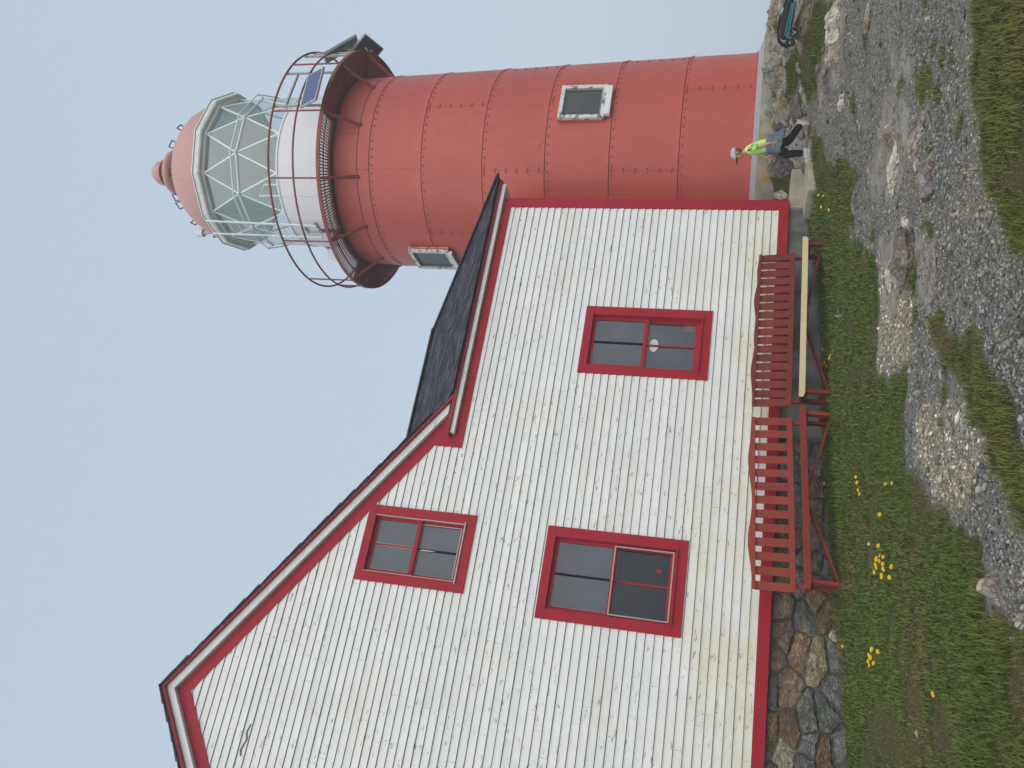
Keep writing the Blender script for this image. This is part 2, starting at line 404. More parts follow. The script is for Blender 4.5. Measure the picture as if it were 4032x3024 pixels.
POLY = {'G1': [(9.94, -0.73), (9.06, -1.7), (8.45, -1.64), (7.59, -2.71), (7.29, -2.92), (7.4, -2.53), (7.17, -2.41), (7.18, -2.09), (6.7, -2.34), (5.97, -3.24), (5.2, -3.2), (4.68, -2.93), (4.06, -4.24), (3.82, -4.32), (3.55, -3.99), (3.28, -3.94), (2.93, -4.45), (2.62, -4.86), (2.44, -5.37), (2.21, -5.63), (1.93, -5.99), (1.72, -6.0), (1.53, -6.04), (1.35, -6.16), (1.35, -6.38), (1.26, -6.54), (1.14, -6.78), (1.04, -7.02), (0.21, -7.13)], 'G2': [(4.03, -5.06), (3.82, -5.64), (3.5, -6.03), (3.14, -6.44), (3.02, -6.49), (2.93, -6.42), (2.64, -6.77), (2.25, -7.08), (2.02, -7.2), (1.59, -7.1), (1.9, -6.76), (1.98, -6.72), (2.24, -6.4), (2.43, -6.38), (2.58, -6.13), (2.84, -6.13), (3.33, -5.46), (3.67, -5.16)], 'G3': [(5.69, -6.97), (4.52, -7.98), (3.48, -7.88), (2.61, -7.45), (3.23, -7.24), (3.5, -7.1), (3.73, -6.96), (3.99, -6.89), (4.19, -6.81), (4.78, -6.69), (5.5, -6.74)], 'G4': [(11.32, -1.01), (10.6, -1.76), (10.75, -2.24), (10.85, -2.53), (10.47, -2.86), (10.16, -2.43), (10.06, -2.13), (9.99, -1.73), (10.2, -1.09), (10.68, -1.14), (10.75, -0.7), (10.77, -0.28), (10.98, -0.72)], 'G5': [(5.15, -4.91), (4.96, -5.19), (4.7, -5.35), (4.78, -5.13)], 'G6': [(10.34, 0.49), (10.09, 0.72), (9.75, 0.48), (9.71, 0.76)], 'G7': [(6.0, -5.8), (5.87, -5.94), (5.7, -5.94), (5.73, -5.81)], 'P1': [(5.82, -3.27), (5.21, -4.2), (4.5, -4.67), (4.07, -4.25), (4.69, -2.89)], 'P2': [(3.42, -4.59), (2.66, -6.31), (2.25, -6.36), (2.34, -5.55), (2.58, -5.03), (3.12, -4.38)], 'K1': [(7.38, -4.06), (7.0, -4.57), (6.35, -4.96), (6.08, -4.76), (6.18, -3.95), (6.52, -3.24), (6.97, -3.19), (7.1, -3.79)], 'K2': [(6.06, -3.4), (5.27, -4.83), (4.57, -5.47), (4.28, -5.12), (4.86, -4.17), (5.49, -3.59)], 'K3': [(7.55, -4.54), (6.94, -5.13), (6.61, -5.07), (7.02, -4.59)], 'K4': [(1.75, -6.09), (1.67, -6.37), (1.39, -6.7), (1.3, -6.55), (1.37, -6.16)], 'K5': [(10.63, -2.71), (9.52, -3.67), (8.83, -3.28), (8.95, -2.57), (9.78, -1.79), (9.87, -2.31), (10.24, -2.57)], 'B1': [(1.38, -3.64), (1.33, -4.41), (1.02, -4.41), (0.48, -4.19), (0.5, -3.41)], 'B2': [(3.57, -3.94), (3.25, -4.52), (2.74, -4.71), (3.06, -4.11)], 'B3': [(1.27, -1.89), (1.13, -2.61), (0.88, -3.51), (0.5, -3.68), (0.58, -0.81)]}
POLY['G1'] = [(-7, -7.6), (-7, .4), (8.95, .4), (9.0, -.35)]+POLY['G1']
POLY['G3'] = POLY['G3']+[(7.5, -8.2), (7.0, -10.0), (3, -11), (2.0, -9.0), (3.0, -7.75)][:0]
POLY['G3b'] = [(5.69, -6.97), (7.4, -6.6), (9, -9), (4, -11), (1.5, -9), (2.61, -7.45), (3.48, -7.88), (4.52, -7.98)]
POLY['G6'] = [(9.2, .1), (9.9, -.05), (10.25, .45), (9.6, .95), (9.2, .9)]
POLY['far'] = [(-60, -60), (-60, 60), (60, 60), (60, -60)]
def warp(x, y, a=.16):
    return (x+a*(fbm(x, y, 1.5, 5, 5)-.47)*4.2, y+a*(fbm(x, y, 1.5, 5, 9)-.47)*4.2)
def grassmask(x, y):
    wx, wy = warp(x, y)
    g = np.zeros(np.shape(x), bool)
    for k in ('G1', 'G2', 'G3', 'G3b', 'G4', 'G5', 'G6', 'G7'): g |= inpoly(wx, wy, POLY[k])
    g |= (x < -5) | (y > 7) | (y < -16)
    sp = fbm(x, y, 2.6, 5, 13)
    g |= (sp > .69) & (np.hypot(x-11.82, y-2.62) > 2.8)
    return g
def anymask(x, y, ks, a=.12):
    wx, wy = warp(x, y, a); g = np.zeros(np.shape(x), bool)
    for k in ks: g |= inpoly(wx, wy, POLY[k])
    return g
def rockmask(x, y):
    wx, wy = warp(x, y, .2)
    d = np.hypot(wx-11.82, wy-2.62)
    u = (x > 9.7)
    return u & (d < 6.2) & (wy > -4.0) & ((H0(x, y) > -.86)) & ~grassmask(x, y)
def H(x, y):
    x = np.asarray(x, float); y = np.asarray(y, float)
    h = H0(x, y)
    h = h+.035*(fbm(x, y, 1.1, 4, 1)-.47)+.016*(fbm(x, y, 6, 3, 2)-.45)
    rk = ((x > 9.6) & (h > -.87) & (np.hypot(x-11.82, y-2.62) < 6.5))
    h = h+np.where(rk, .16*(fbm(x, y, 2.6, 4, 7)-.47), 0)
    dd = np.hypot(x-4, y+2)
    far = -8-.05*dd
    t = np.clip((dd-22)/14, 0, 1); t = t*t*(3-2*t)
    h = h*(1-t)+np.maximum(far, -38)*t
    return h
def Hs(x, y): return float(H(np.array([x]), np.array([y]))[0])

# ------------------------------------------------------------------ ground sheet
def axis(lo, hi, step, far):
    a = list(np.arange(lo, hi, step)); s = step; v = a[-1]
    while v < far: s *= 1.25; v += s; a.append(v)
    s = step; v = lo; pre = []
    while v > -far: s *= 1.25; v -= s; pre.append(v)
    return np.array(pre[::-1]+a)
gx = axis(-1.5, 14.5, .055, 240); gy = axis(-8.2, 3.4, .055, 240)
X, Y = np.meshgrid(gx, gy)
Z = H(X, Y)
def soft(fn, *a):
    t = 0
    for dx, dy in ((0,0),(.07,.02),(-.06,.04),(.02,-.08),(-.03,-.03)): t = t+fn(X+dx, Y+dy, *a).astype(float)
    return t/5
mg = soft(grassmask); mr = np.maximum(soft(rockmask), .92*soft(anymask, ('K1', 'K2', 'K3', 'K4', 'K5'), .25)*(1-mg))
Z = Z+.07*mr*(X < 9.6)*(fbm(X, Y, 3.5, 4, 17)-.40)
mp_ = soft(anymask, ('P1', 'P2')); mb_ = np.maximum(soft(anymask, ('B1', 'B2', 'B3'), .2), np.clip((.36-fbm(X, Y, 2.6, 5, 13))*14, 0, 1)*(X > .4))
Z = Z+mg*.008
nx, ny = len(gx), len(gy)
me = bpy.data.meshes.new('ground')
co = np.stack([X.ravel(), Y.ravel(), Z.ravel()], 1).astype(np.float32)
i = np.arange(nx*ny).reshape(ny, nx)
q = np.stack([i[:-1,:-1].ravel(), i[:-1,1:].ravel(), i[1:,1:].ravel(), i[1:,:-1].ravel()], 1).astype(np.int32)
me.vertices.add(len(co)); me.vertices.foreach_set('co', co.ravel())
me.loops.add(q.size); me.loops.foreach_set('vertex_index', q.ravel())
me.polygons.add(len(q)); me.polygons.foreach_set('loop_start', np.arange(0, q.size, 4, dtype=np.int32))
me.polygons.foreach_set('use_smooth', np.ones(len(q), bool))
me.update(calc_edges=True); me.validate()
ground = bpy.data.objects.new('ground', me); COL.objects.link(ground); ground['kind'] = 'structure'
for nm, a in (('grass', mg), ('rock', mr), ('pale', mp_), ('brown', mb_)): attr(ground, nm, a.ravel())
m, nt, b, P = newmat('ground_soil_gravel_rock')
def at(nt, n):
    a = N(nt, 'ShaderNodeAttribute'); a.attribute_name = n; return a.outputs['Fac']
vor = N(nt, 'ShaderNodeTexVoronoi'); vor.inputs['Scale'].default_value = 42; nt.links.new(P, vor.inputs['Vector'])
rp = N(nt, 'ShaderNodeValToRGB'); cr = rp.color_ramp
cr.elements[0].position = 0; cr.elements[0].color = (.060, .060, .056, 1)
cr.elements[1].position = 1; cr.elements[1].color = (.24, .24, .22, 1)
for p_, c_ in ((.3, (.10, .106, .10)), (.62, (.14, .142, .134)), (.86, (.19, .182, .16))):
    e = cr.elements.new(p_); e.color = (*c_, 1)
sp = N(nt, 'ShaderNodeSeparateColor'); nt.links.new(vor.outputs['Color'], sp.inputs[0]); nt.links.new(sp.outputs[0], rp.inputs[0])
grav = mix(nt, mul(nt, rampf(nt, noise(nt, P, 1.3, 5), .42, .60), .6), rp.outputs[0], (.21, .185, .145))
grav = mix(nt, mul(nt, rampf(nt, noise(nt, P, .8, 6, .7), .56, .66), .6), grav, (.085, .075, .050))
pale = mix(nt, .55, grav, (.36, .34, .29))
c = mix(nt, at(nt, 'pale'), grav, pale)
rock = mix(nt, rampf(nt, noise(nt, P, 2.2, 8, .65), .35, .62), (.16, .14, .125), (.31, .285, .25))
rock = mix(nt, rampf(nt, noise(nt, P, 5, 7, .7), .52, .62), rock, (.13, .12, .055))
rock = mix(nt, rampf(nt, noise(nt, P, 9, 6, .7), .58, .66), rock, (.34, .31, .25))
c = mix(nt, at(nt, 'rock'), c, rock)
soil = mix(nt, rampf(nt, noise(nt, P, 3, 6, .65), .4, .65), (.030, .044, .007), (.066, .066, .018))
soil = mix(nt, at(nt, 'brown'), soil, (.075, .066, .024))
c = mix(nt, at(nt, 'grass'), c, soil)
nt.links.new(c, b.inputs['Base Color']); b.inputs['Roughness'].default_value = .95
b.inputs['Specular IOR Level'].default_value = .15
h = mix(nt, .5, vor.outputs['Distance'], noise(nt, P, 12, 8, .7))
bump(nt, b, h, .9, .03)
me.materials.append(m)

def bulk(name, V, F, mat, attrs, group_label=None, kind='stuff', smooth=False):
    me = bpy.data.meshes.new(name); V = np.asarray(V, np.float32); F = np.asarray(F, np.int32)
    k = F.shape[1]
    me.vertices.add(len(V)); me.vertices.foreach_set('co', V.ravel())
    me.loops.add(F.size); me.loops.foreach_set('vertex_index', F.ravel())
    me.polygons.add(len(F)); me.polygons.foreach_set('loop_start', np.arange(0, F.size, k, dtype=np.int32))
    if smooth: me.polygons.foreach_set('use_smooth', np.ones(len(F), bool))
    me.update(calc_edges=True)
    o = bpy.data.objects.new(name, me); COL.objects.link(o); me.materials.append(mat)
    if kind: o['kind'] = kind
    for n, a in attrs.items(): attr(o, n, a)
    return o
def inhouse(x, y): return ((x > -4.3) & (x < 9.15) & (y > .05) & (y < 7)) | (np.hypot(x-11.82, y-2.62) < 2.75)
STEP = lambda x, y: (x > 8.9) & (x < 9.95) & (y > -.9)

# ------------------------------------------------------------------ gravel: loose chips of real stone
def sample(n, rlo, rhi, alo, ahi, p=1.0):
    r = (rng.random(n)**p)*(rhi-rlo)+rlo; a = np.radians(alo+rng.random(n)*(ahi-alo))
    return r*np.sin(a), -12+r*np.cos(a), r
KS = ('K1', 'K2', 'K3', 'K4', 'K5')
def gravel(n, smin, smax, p, rlo, rhi, power=2.2):
    x, y, r = sample(n, rlo, rhi, -6, 56, p)
    ok = ~inhouse(x, y) & ~STEP(x, y)
    g = grassmask(x, y); ok &= (~g | (rng.random(n) < .012))
    rk = rockmask(x, y); ok &= (~rk | (rng.random(n) < .10)) & (~anymask(x, y, KS, .25) | (rng.random(n) < .40))
    x, y, r = x[ok], y[ok], r[ok]; n = len(x)
    pl = anymask(x, y, ('P1', 'P2'))
    s = smin+(smax-smin)*rng.random(n)**power*(1+.5*pl)
    z = H(x, y)+s*.12
    base = np.array([(1,0,0),(0,1,0),(-1,0,0),(0,-1,0),(0,0,1),(0,0,-1)], float)
    V = np.repeat(base[None], n, 0)*(.65+.7*rng.random((n, 6, 1)))
    V = V+.25*(rng.random((n, 6, 3))-.5)
    V = V*np.stack([s, s*(.45+.5*rng.random(n)), s*(.25+.4*rng.random(n))], 1)[:, None]
    th = rng.random(n)*6.283; tl = (rng.random(n)-.5)*.8
    c, s_ = np.cos(th), np.sin(th); ct, st = np.cos(tl), np.sin(tl)
    yy = V[..., 1]*ct[:, None]-V[..., 2]*st[:, None]; zz = V[..., 1]*st[:, None]+V[..., 2]*ct[:, None]
    xx = V[..., 0]*c[:, None]-yy*s_[:, None]; yy2 = V[..., 0]*s_[:, None]+yy*c[:, None]
    V = np.stack([xx+x[:, None], yy2+y[:, None], zz+z[:, None]], -1).reshape(-1, 3)
    t = np.array([(0,1,4),(1,2,4),(2,3,4),(3,0,4),(1,0,5),(2,1,5),(3,2,5),(0,3,5)])
    F = (t[None]+6*np.arange(n)[:, None, None]).reshape(-1, 3)
    tint = np.repeat(np.clip(rng.random(n)*(.93)+.22*pl*rng.random(n), 0, 1), 6)
    warm = np.repeat(np.clip(fbm(x, y, .9, 3, 21)*1.5-.35+.6*pl, 0, 1), 6)
    return V, F, tint, warm
A_ = gravel(120000, .006, .025, 1.25, 5.2, 16.5)
B_ = gravel(2600, .022, .055, 1.1, 5.4, 15.0, 3.0)
V = np.concatenate([A_[0], B_[0]]); F = np.concatenate([A_[1], B_[1]+len(A_[0])])
m, nt, b, P = newmat('gravel_stone')
rp = N(nt, 'ShaderNodeValToRGB'); cr = rp.color_ramp
cr.elements[0].position = 0; cr.elements[0].color = (.040, .046, .046, 1)
cr.elements[1].position = 1; cr.elements[1].color = (.62, .62, .58, 1)
for p_, c_ in ((.3, (.132, .136, .128)), (.6, (.200, .200, .186)), (.84, (.295, .285, .255)), (.95, (.38, .375, .345))):
    e = cr.elements.new(p_); e.color = (*c_, 1)
nt.links.new(at(nt, 'tint'), rp.inputs[0])
c = mix(nt, at(nt, 'warm'), rp.outputs[0], mix(nt, 1., rp.outputs[0], (1.38, 1.16, .90), 'MULTIPLY'))
nt.links.new(c, b.inputs['Base Color']); b.inputs['Roughness'].default_value = .9; b.inputs['Specular IOR Level'].default_value = .25
M['gravelstone'] = m
gravel_o = bulk('gravel', V, F, m, {'tint': np.concatenate([A_[2], B_[2]]), 'warm': np.concatenate([A_[3], B_[3]])})
tag(gravel_o, 'loose grey crushed gravel covering the path and yard', 'gravel')

# ------------------------------------------------------------------ grass blades
def blades(n, rlo, rhi, p, wid):
    x, y, r = sample(n, rlo, rhi, -5, 56, p)
    g = grassmask(x, y)
    nn = fbm(x, y, 3.5, 3, 31); bare = anymask(x, y, ('B1', 'B2', 'B3'), .2) | ((fbm(x, y, 2.6, 5, 13) < .33) & (x > .4))
    ok = (g & (rng.random(n) < np.where(bare, .52, .55+.9*nn))) | (~g & (rng.random(n) < .022*(nn > .5)))
    ok &= ~inhouse(x, y) & ~STEP(x, y)
    x, y, r, nn, bare = x[ok], y[ok], r[ok], nn[ok], bare[ok]; n = len(x)
    z = H(x, y)-.004
    near = inpoly(x, y, POLY['G3']) | inpoly(x, y, POLY['G3b']) | (r < 6.6)
    wallp = (y > -1.1) & (y < .1) & (x > 2.2)
    tuft = fbm(x, y, 6, 2, 41)
    L = (.026+.060*rng.random(n)**1.5)*(.55+1.0*tuft)*np.where(near, 1.35, 1)*np.where(wallp, 1.55, 1)*np.where(bare, .6, 1)
    th = rng.random(n)*6.283+1.5*fbm(x, y, 2, 2, 51); lean = .25+.95*rng.random(n)
    w = wid*(.6+.8*rng.random(n))*np.clip(r/7., .8, 1.6)
    dx, dy = np.cos(th), np.sin(th)
    bx, by = -dy*w/2, dx*w/2
    mx_, my_, mz = x+dx*L*lean*.28, y+dy*L*lean*.28, z+L*.55
    tx, ty, tz = x+dx*L*lean, y+dy*L*lean, z+L*(1-.30*lean)
    V = np.stack([np.stack([x-bx, y-by, z], -1), np.stack([x+bx, y+by, z], -1), np.stack([mx_+bx*.8, my_+by*.8, mz], -1), np.stack([mx_-bx*.8, my_-by*.8, mz], -1), np.stack([tx, ty, tz], -1)], 1).reshape(-1, 3)
    t = np.array([(0,1,2),(0,2,3),(3,2,4)])
    F = (t[None]+5*np.arange(n)[:, None, None]).reshape(-1, 3)
    tint = np.clip(.5*fbm(x, y, 1.2, 4, 61)*1.25+.5*rng.random(n), 0, 1)
    dry = np.clip((fbm(x, y, 1.0, 5, 71)-.50)*3.2+.45*rng.random(n)-.12+.45*bare, 0, 1)
    dry = np.where(rng.random(n) < .05, 1, dry)
    return V, F, np.repeat(tint, 5), np.repeat(dry, 5)
G_ = blades(400000, 4.9, 17.5, .95, .0058)
m, nt, b, P = newmat('grass_blade')
c = mix(nt, at(nt, 'tint'), (.036, .068, .005), (.130, .185, .016))
c = mix(nt, at(nt, 'dry'), c, (.165, .140, .034))
nt.links.new(c, b.inputs['Base Color']); b.inputs['Roughness'].default_value = .6; b.inputs['Specular IOR Level'].default_value = .3
grass_o = bulk('grass', G_[0], G_[1], m, {'tint': G_[2], 'dry': G_[3]})
tag(grass_o, 'short green grass with dry patches around the house and path', 'grass')

# ------------------------------------------------------------------ rocks
def rockmesh(sx, sy, sz, seed, cuts=7, sub=4, lay=0.0, fine=.06):
    bm = bmesh.new(); bmesh.ops.create_icosphere(bm, subdivisions=sub, radius=1)
    r_ = random.Random(seed); pl = []
    for k in range(cuts*3+6):
        d = Vector((r_.uniform(-1,1), r_.uniform(-1,1), r_.uniform(-.4,1.0))).normalized(); pl.append((d, r_.uniform(.66,1.0)))
    tl = r_.uniform(-.5, .5)
    arr = np.array([tuple(v.co) for v in bm.verts])
    arr = np.sign(arr)*np.abs(arr)**.8
    for d, h in pl:
        k = arr @ np.array(d)-h; k = np.maximum(k, 0); arr = arr-k[:, None]*np.array(d)
    X_, Y_, Z_ = arr[:,0]*max(1, sx/.2), arr[:,1], arr[:,2]+tl*arr[:,0]
    n1 = fbm(X_*1.1+seed, Y_*1.3+Z_*.9, 1.5, 3, seed % 13)-.44
    # joints: step the surface in and out along two directions
    j1 = np.floor((X_*.9+Z_*.6)*3.1+seed)*12.9; j2 = np.floor((Y_*.8-Z_*.9)*2.7)*7.7
    st_ = (np.sin(j1+j2*1.7)*43758.5) % 1.0-.5
    n2 = fbm(X_+Z_+seed, Y_-Z_*1.3, 9, 3, seed % 5)-.44
    arr = arr*(1+.40*n1+.13*st_+fine*2.4*n2)[:, None]
    arr = arr*np.array([sx, sy, sz])
    mb = MB(); mb.v = [tuple(a) for a in arr]; mb.f = [tuple(v.index for v in f.verts) for f in bm.faces]
    bm.free(); return mb
RK = [
('ridge_white', 9.72, -3.08, -0.98, 1.0, 0.25, 0.074) ,
('ridge_low', 9.29, -2.95, -1.01, 0.33, 0.25, 0.078) ,
('slab', 9.64, -2.24, -0.94, 0.52, 0.22, 0.069) ,
('pale_small', 8.6, -2.81, -1.11, 0.25, 0.12, 0.088) ,
('pale_long', 8.65, -4.18, -1.2, 0.52, 0.12, 0.103) ,
('cream', 6.3, -4.25, -1.45, 0.57, 0.16, 0.145) ,
('crack', 6.75, -4.31, -1.43, 0.36, 0.23, 0.14) ,
('pinkbeige', 5.85, -5.16, -1.5, 0.51, 0.21, 0.167) ,
('purple', 5.26, -5.51, -1.53, 0.53, 0.25, 0.183) ,
('flat', 7.06, -4.79, -1.42, 0.35, 0.19, 0.141) ,
('purple_s', 7.12, -2.64, -1.3, 0.37, 0.1, 0.111) ,
('bigbrown', 4.9, -4.64, -1.52, 0.64, 0.31, 0.172) ,
('lilac_slab', 4.3, -5.29, -1.55, 0.78, 0.16, 0.194) ,
('whitegrey', 5.27, -3.82, -1.48, 0.37, 0.14, 0.152) ,
('tan', 5.35, -4.35, -1.5, 0.49, 0.18, 0.161) ,
('lone', 3.52, -4.64, -1.56, 0.08, 0.07, 0.191) ,
('lilac', 3.76, -4.83, -1.55, 0.14, 0.09, 0.191) ,
('pinkgrey', 1.41, -6.39, -1.6, 0.17, 0.17, 0.277) ,
('cube', 1.09, -6.61, -1.61, 0.05, 0.04, 0.293) ,
('purple_g', 1.64, -6.18, -1.6, 0.18, 0.1, 0.265) ,
('pinkthin', 2.8, -6.21, -1.58, 0.21, 0.05, 0.246) ,
('bank_green', 11.45, -0.58, -0.35, 0.61, 0.38, 0.022) ,
('bank2', 11.09, -0.04, -0.3, 0.41, 0.21, 0.018) ,
('bank_dark', 10.48, -0.85, -0.7, 0.77, 0.39, 0.046) ,
('bank_left', 9.99, 0.18, -0.48, 0.55, 0.5, 0.03) ,
('bank_small', 9.61, 0.46, -0.58, 0.21, 0.21, 0.037) ,
('crest', 12.54, -0.77, -0.29, 1.01, 0.32, 0.017) ,
('rightrock', 10.85, -2.11, -0.63, 0.6, 0.32, 0.043) ,
('pale_left', 5.38, -4.62, -1.51, 0.14, 0.14, 0.165) ,
('pale_edge', 1.14, -6.74, -1.61, 0.07, 0.07, 0.299) ,
('white_dot', 6.16, -1.4, -1.3, 0.07, 0.09, 0.106) ,
('bank_toe', 10.19, -0.74, -0.8, 0.19, 0.14, 0.053) ,
('slab_tip', 5.97, -5.42, -1.5, 0.13, 0.06, 0.169) ,
]
RSPEC = {   # material, height factor, thickness back, label, lay
 'ridge_white': ('white', 'long craggy pale rock ridge at the gravel edge below the pushchair', .9),
 'ridge_low': ('pink', 'brownish craggy rock at the low end of the pale ridge', .9),
 'slab': ('purple', 'flat purple rock slab between the grass patch and the gravel', .5),
 'pale_small': ('white', 'small pale rock poking out of gravel in front of the dark bedrock', .8),
 'pale_long': ('tan', 'long thin beige rock strip lying in the gravel below the pale ridge', .5),
 'cream': ('white', 'smooth cream boulder slab lying in the middle of the gravel', .8),
 'crack': ('pink', 'cracked beige rock touching the smooth cream slab', .8),
 'pinkbeige': ('pink', 'pinkish beige low rock between the cream slab and the purple rock', .7),
 'purple': ('purple', 'rounded purple grey rock nearest the right hand gravel', .8),
 'flat': ('green', 'flat greenish rock barely showing through the gravel', .45),
 'purple_s': ('purple', 'narrow purple rock at the grass edge near the house corner', .9),
 'bigbrown': ('brownrock', 'largest brown grey boulder on the gravel in front of the right bench', .9),
 'lilac_slab': ('purple', 'long lilac rock slab beside the largest brown boulder', .5),
 'whitegrey': ('white', 'whitish rock in crumbly pale gravel beside the brown boulder', .6),
 'tan': ('tan', 'rough tan rock touching the upper end of the brown boulder', .6),
 'lone': ('pink', 'fist sized pinkish stone alone in gravel by the grass edge', .9),
 'lilac': ('purple', 'small lilac rock between pale gravel and green tufts', .6),
 'pinkgrey': ('pink', 'pinkish grey rock at the grass edge at the lower left corner', .9),
 'cube': ('white', 'tiny blocky pale stone lying on grass near the photo corner', 1.),
 'purple_g': ('purple', 'dull purple flat rock beside the large grass patch', .5),
 'pinkthin': ('pink', 'thin pink rock between two strips of grass in front', .5),
 'bank_green': ('green', 'greenish grey boulder below the right part of the tower base', .8),
 'bank2': ('green', 'smaller grey boulder under the middle of the tower base', .8),
 'bank_dark': ('dark', 'dark purple bedrock step behind the walking child', .75),
 'bank_left': ('dark', 'dark purple outcrop between the tower base and concrete steps', .8),
 'bank_small': ('white', 'small whitish stone by the house corner above the concrete steps', .8),
 'crest': ('tan', 'brown bedrock crest behind the pushchair on the skyline', .75),
 'rightrock': ('tan', 'rough grey tan outcrop under the pushchair', .6),
 'pale_left': ('white', 'pale flat stone above the tan rock near the house', .6),
 'pale_edge': ('white', 'pale stone cut by the lower photo edge beside the grass', .8),
 'white_dot': ('white', 'small white stone on the grass in front of the right bench', .9),
 'bank_toe': ('pink', 'small light rock by the trailing foot of the walking child', .8),
 'slab_tip': ('pink', 'narrow pointed stone next to the purple rock in gravel', .6)}
for k, (nm, x, y, z, w, hv, e) in enumerate(RK):
    mt, lb, hf = RSPEC[nm]
    r = math.hypot(x, y+12)
    # picture height = stone height + ground depth seen at a grazing angle
    depth = min(w*(.45 if nm not in ('cream', 'flat', 'slab', 'lilac_slab') else .55), hv*.45/max(e, .03))
    hh = max(hv*hf-depth*e, .25*hv)
    if nm in ('crest',): depth, hh = .55, .24
    if nm == 'bank_green': depth, hh = .35, .30
    if nm == 'bank2': depth, hh = .28, .18
    if nm == 'bank_left': depth, hh = .38, .30
    if nm == 'bank_dark': depth, hh = .40, .16
    mb = rockmesh(w/2*1.0, depth/2*1.1+.02, hh*1.0, k*7+3, 6 if w > .2 else 4, 5 if w > .45 else 4 if w > .2 else 3)
    th = math.atan2(x, y+12); Rz = Matrix.Rotation(-th+rnd.uniform(-.15, .15), 3, 'Z')
    g = Hs(x, y)
    mb.v = [tuple(Rz @ Vector(v)+Vector((x, y, g-.08*hh))) for v in mb.v]
    o = put('rock', mb, SM[mt], org=(x, y, g))
    tag(o, lb, 'rock', 'rocks showing through the gravel and grass')
# extra broken blocks along the bank below the tower base
EX = [(10.0,.25,.16),(10.3,-.45,.22),(10.9,-.35,.26),(11.3,-.65,.18),(11.5,-.2,.22),(12.6,-.55,.24),(13.1,-.35,.28),(10.75,-1.35,.15),(12.9,-1.3,.2),(11.2,-2.9,.16),(11.9,-2.6,.22),(12.5,-2.0,.25),(13.2,-1.5,.25),(13.8,-.7,.3),(10.6,-.05,.18),(9.9,-.75,.13)]
bankmb = []
for k, (x, y, s) in enumerate(EX):
    mb = rockmesh(s*1.2, s*.8, s*.55, 200+k, 8, 3)
    Rz = Matrix.Rotation(rnd.uniform(0, 3), 3, 'Z'); g = Hs(x, y)
    mb.v = [tuple(Rz @ Vector(v)+Vector((x, y, g-.02))) for v in mb.v]
    mk, cw = rnd.choice([('dark', 'dark'), ('purple', 'purple grey'), ('green', 'greenish grey'), ('tan', 'tan'), ('rust', 'rusty brown')])
    o = put('rock', mb, SM[mk], org=(x, y, g))
    wh = ('beside the concrete steps' if x < 10 else 'behind the walking boy' if x < 10.7 and y > -1 else 'under the middle of the tower base' if x < 12 and y > -1 else 'under the right edge of the tower base' if y > -1 else 'in the grass beside the pushchair')
    tag(o, f'{cw} bedrock block {wh}', 'rock', 'bedrock blocks below the tower')

# broken rubble in the bank and round the outcrops
def rubble(n, cx_, cy_, test, smin, smax):
    V = []; F = []; T = []; W = []; c = 0; tries = 0
    ico = bmesh.new(); bmesh.ops.create_icosphere(ico, subdivisions=1, radius=1)
    bv_ = np.array([tuple(v.co) for v in ico.verts]); bf_ = np.array([[v.index for v in f.verts] for f in ico.faces]); ico.free()
    x = rng.uniform(*cx_, n); y = rng.uniform(*cy_, n); ok = test(x, y) & ~inhouse(x, y) & ~STEP(x, y)
    x, y = x[ok], y[ok]; n = len(x); s_ = smin+(smax-smin)*rng.random(n)**2.6
    z = H(x, y)
    for i_ in range(n):
        d = rng.normal(size=(5, 3)); d /= np.linalg.norm(d, axis=1)[:, None]; p = bv_.copy()
        for q_ in d: k = np.maximum(p @ q_-.62, 0); p = p-k[:, None]*q_
        p = p*np.array([1, .75, .5])*s_[i_]*(1+.15*rng.random((len(p), 1))); t = rng.random()*6.28; cs, sn = math.cos(t), math.sin(t)
        V.append(np.stack([p[:,0]*cs-p[:,1]*sn+x[i_], p[:,0]*sn+p[:,1]*cs+y[i_], p[:,2]+z[i_]+s_[i_]*.1], 1)); F.append(bf_+c); c += len(p)
        T += [float(rng.random()*.75+.12)]*len(p); W += [float(rng.random())]*len(p)
    return np.concatenate(V), np.concatenate(F), T, W
RB = [rubble(2600, (9.2, 15.5), (-4.2, 3.0), lambda x, y: rockmask(x, y) | (~grassmask(x, y) & (H0(x, y) > -.83) & (x > 9.4)), .02, .12),
      rubble(900, (3, 11), (-6.5, -1.5), lambda x, y: ~grassmask(x, y) & (fbm(x, y, .8, 3, 77) > .52), .015, .06)]
o_ = 0; VV = []; FF = []; TT = []; WW = []
for a_, b_, c_, d_ in RB: VV.append(a_); FF.append(b_+o_); o_ += len(a_); TT += c_; WW += d_
rub = bulk('rubble', np.concatenate(VV), np.concatenate(FF), M['gravelstone'], {'tint': TT, 'warm': WW})
tag(rub, 'broken angular rubble scattered on the bank and around the outcrops', 'rubble')

# ------------------------------------------------------------------ dandelions
M['petal'] = paint('dandelion_yellow', (.85, .55, .02), var=.15, nscale=90, rough=.6, bstr=.2)
M['stem'] = paint('stem_green', (.10, .16, .04), rough=.6)
def dlabel(x, y):
    if y > -1.2 and x > 5.5 and x < 7: return 'yellow dandelion under the right bench beside the concrete'
    if x > 7: return 'yellow dandelion in the grass near the house corner'
    if y > 0: return 'yellow dandelion alone beneath the left bench by the stone wall'
    if x > 3.3: return 'yellow dandelion in the short row in front of the left bench'
    if x > 2.95: return 'yellow dandelion of the close pair further out in the lawn'
    if x > 2.7: return 'yellow dandelion alone between the pair and the big cluster'
    if x > 2.1: return 'yellow dandelion in the biggest cluster in front of the left bench'
    if x > 1.8: return 'single yellow dandelion right beside the stone foundation'
    if x > 1.4: return 'yellow dandelion in the tight clump in front of the stone foundation'
    return 'pale yellow dandelion alone in the near dark grass'
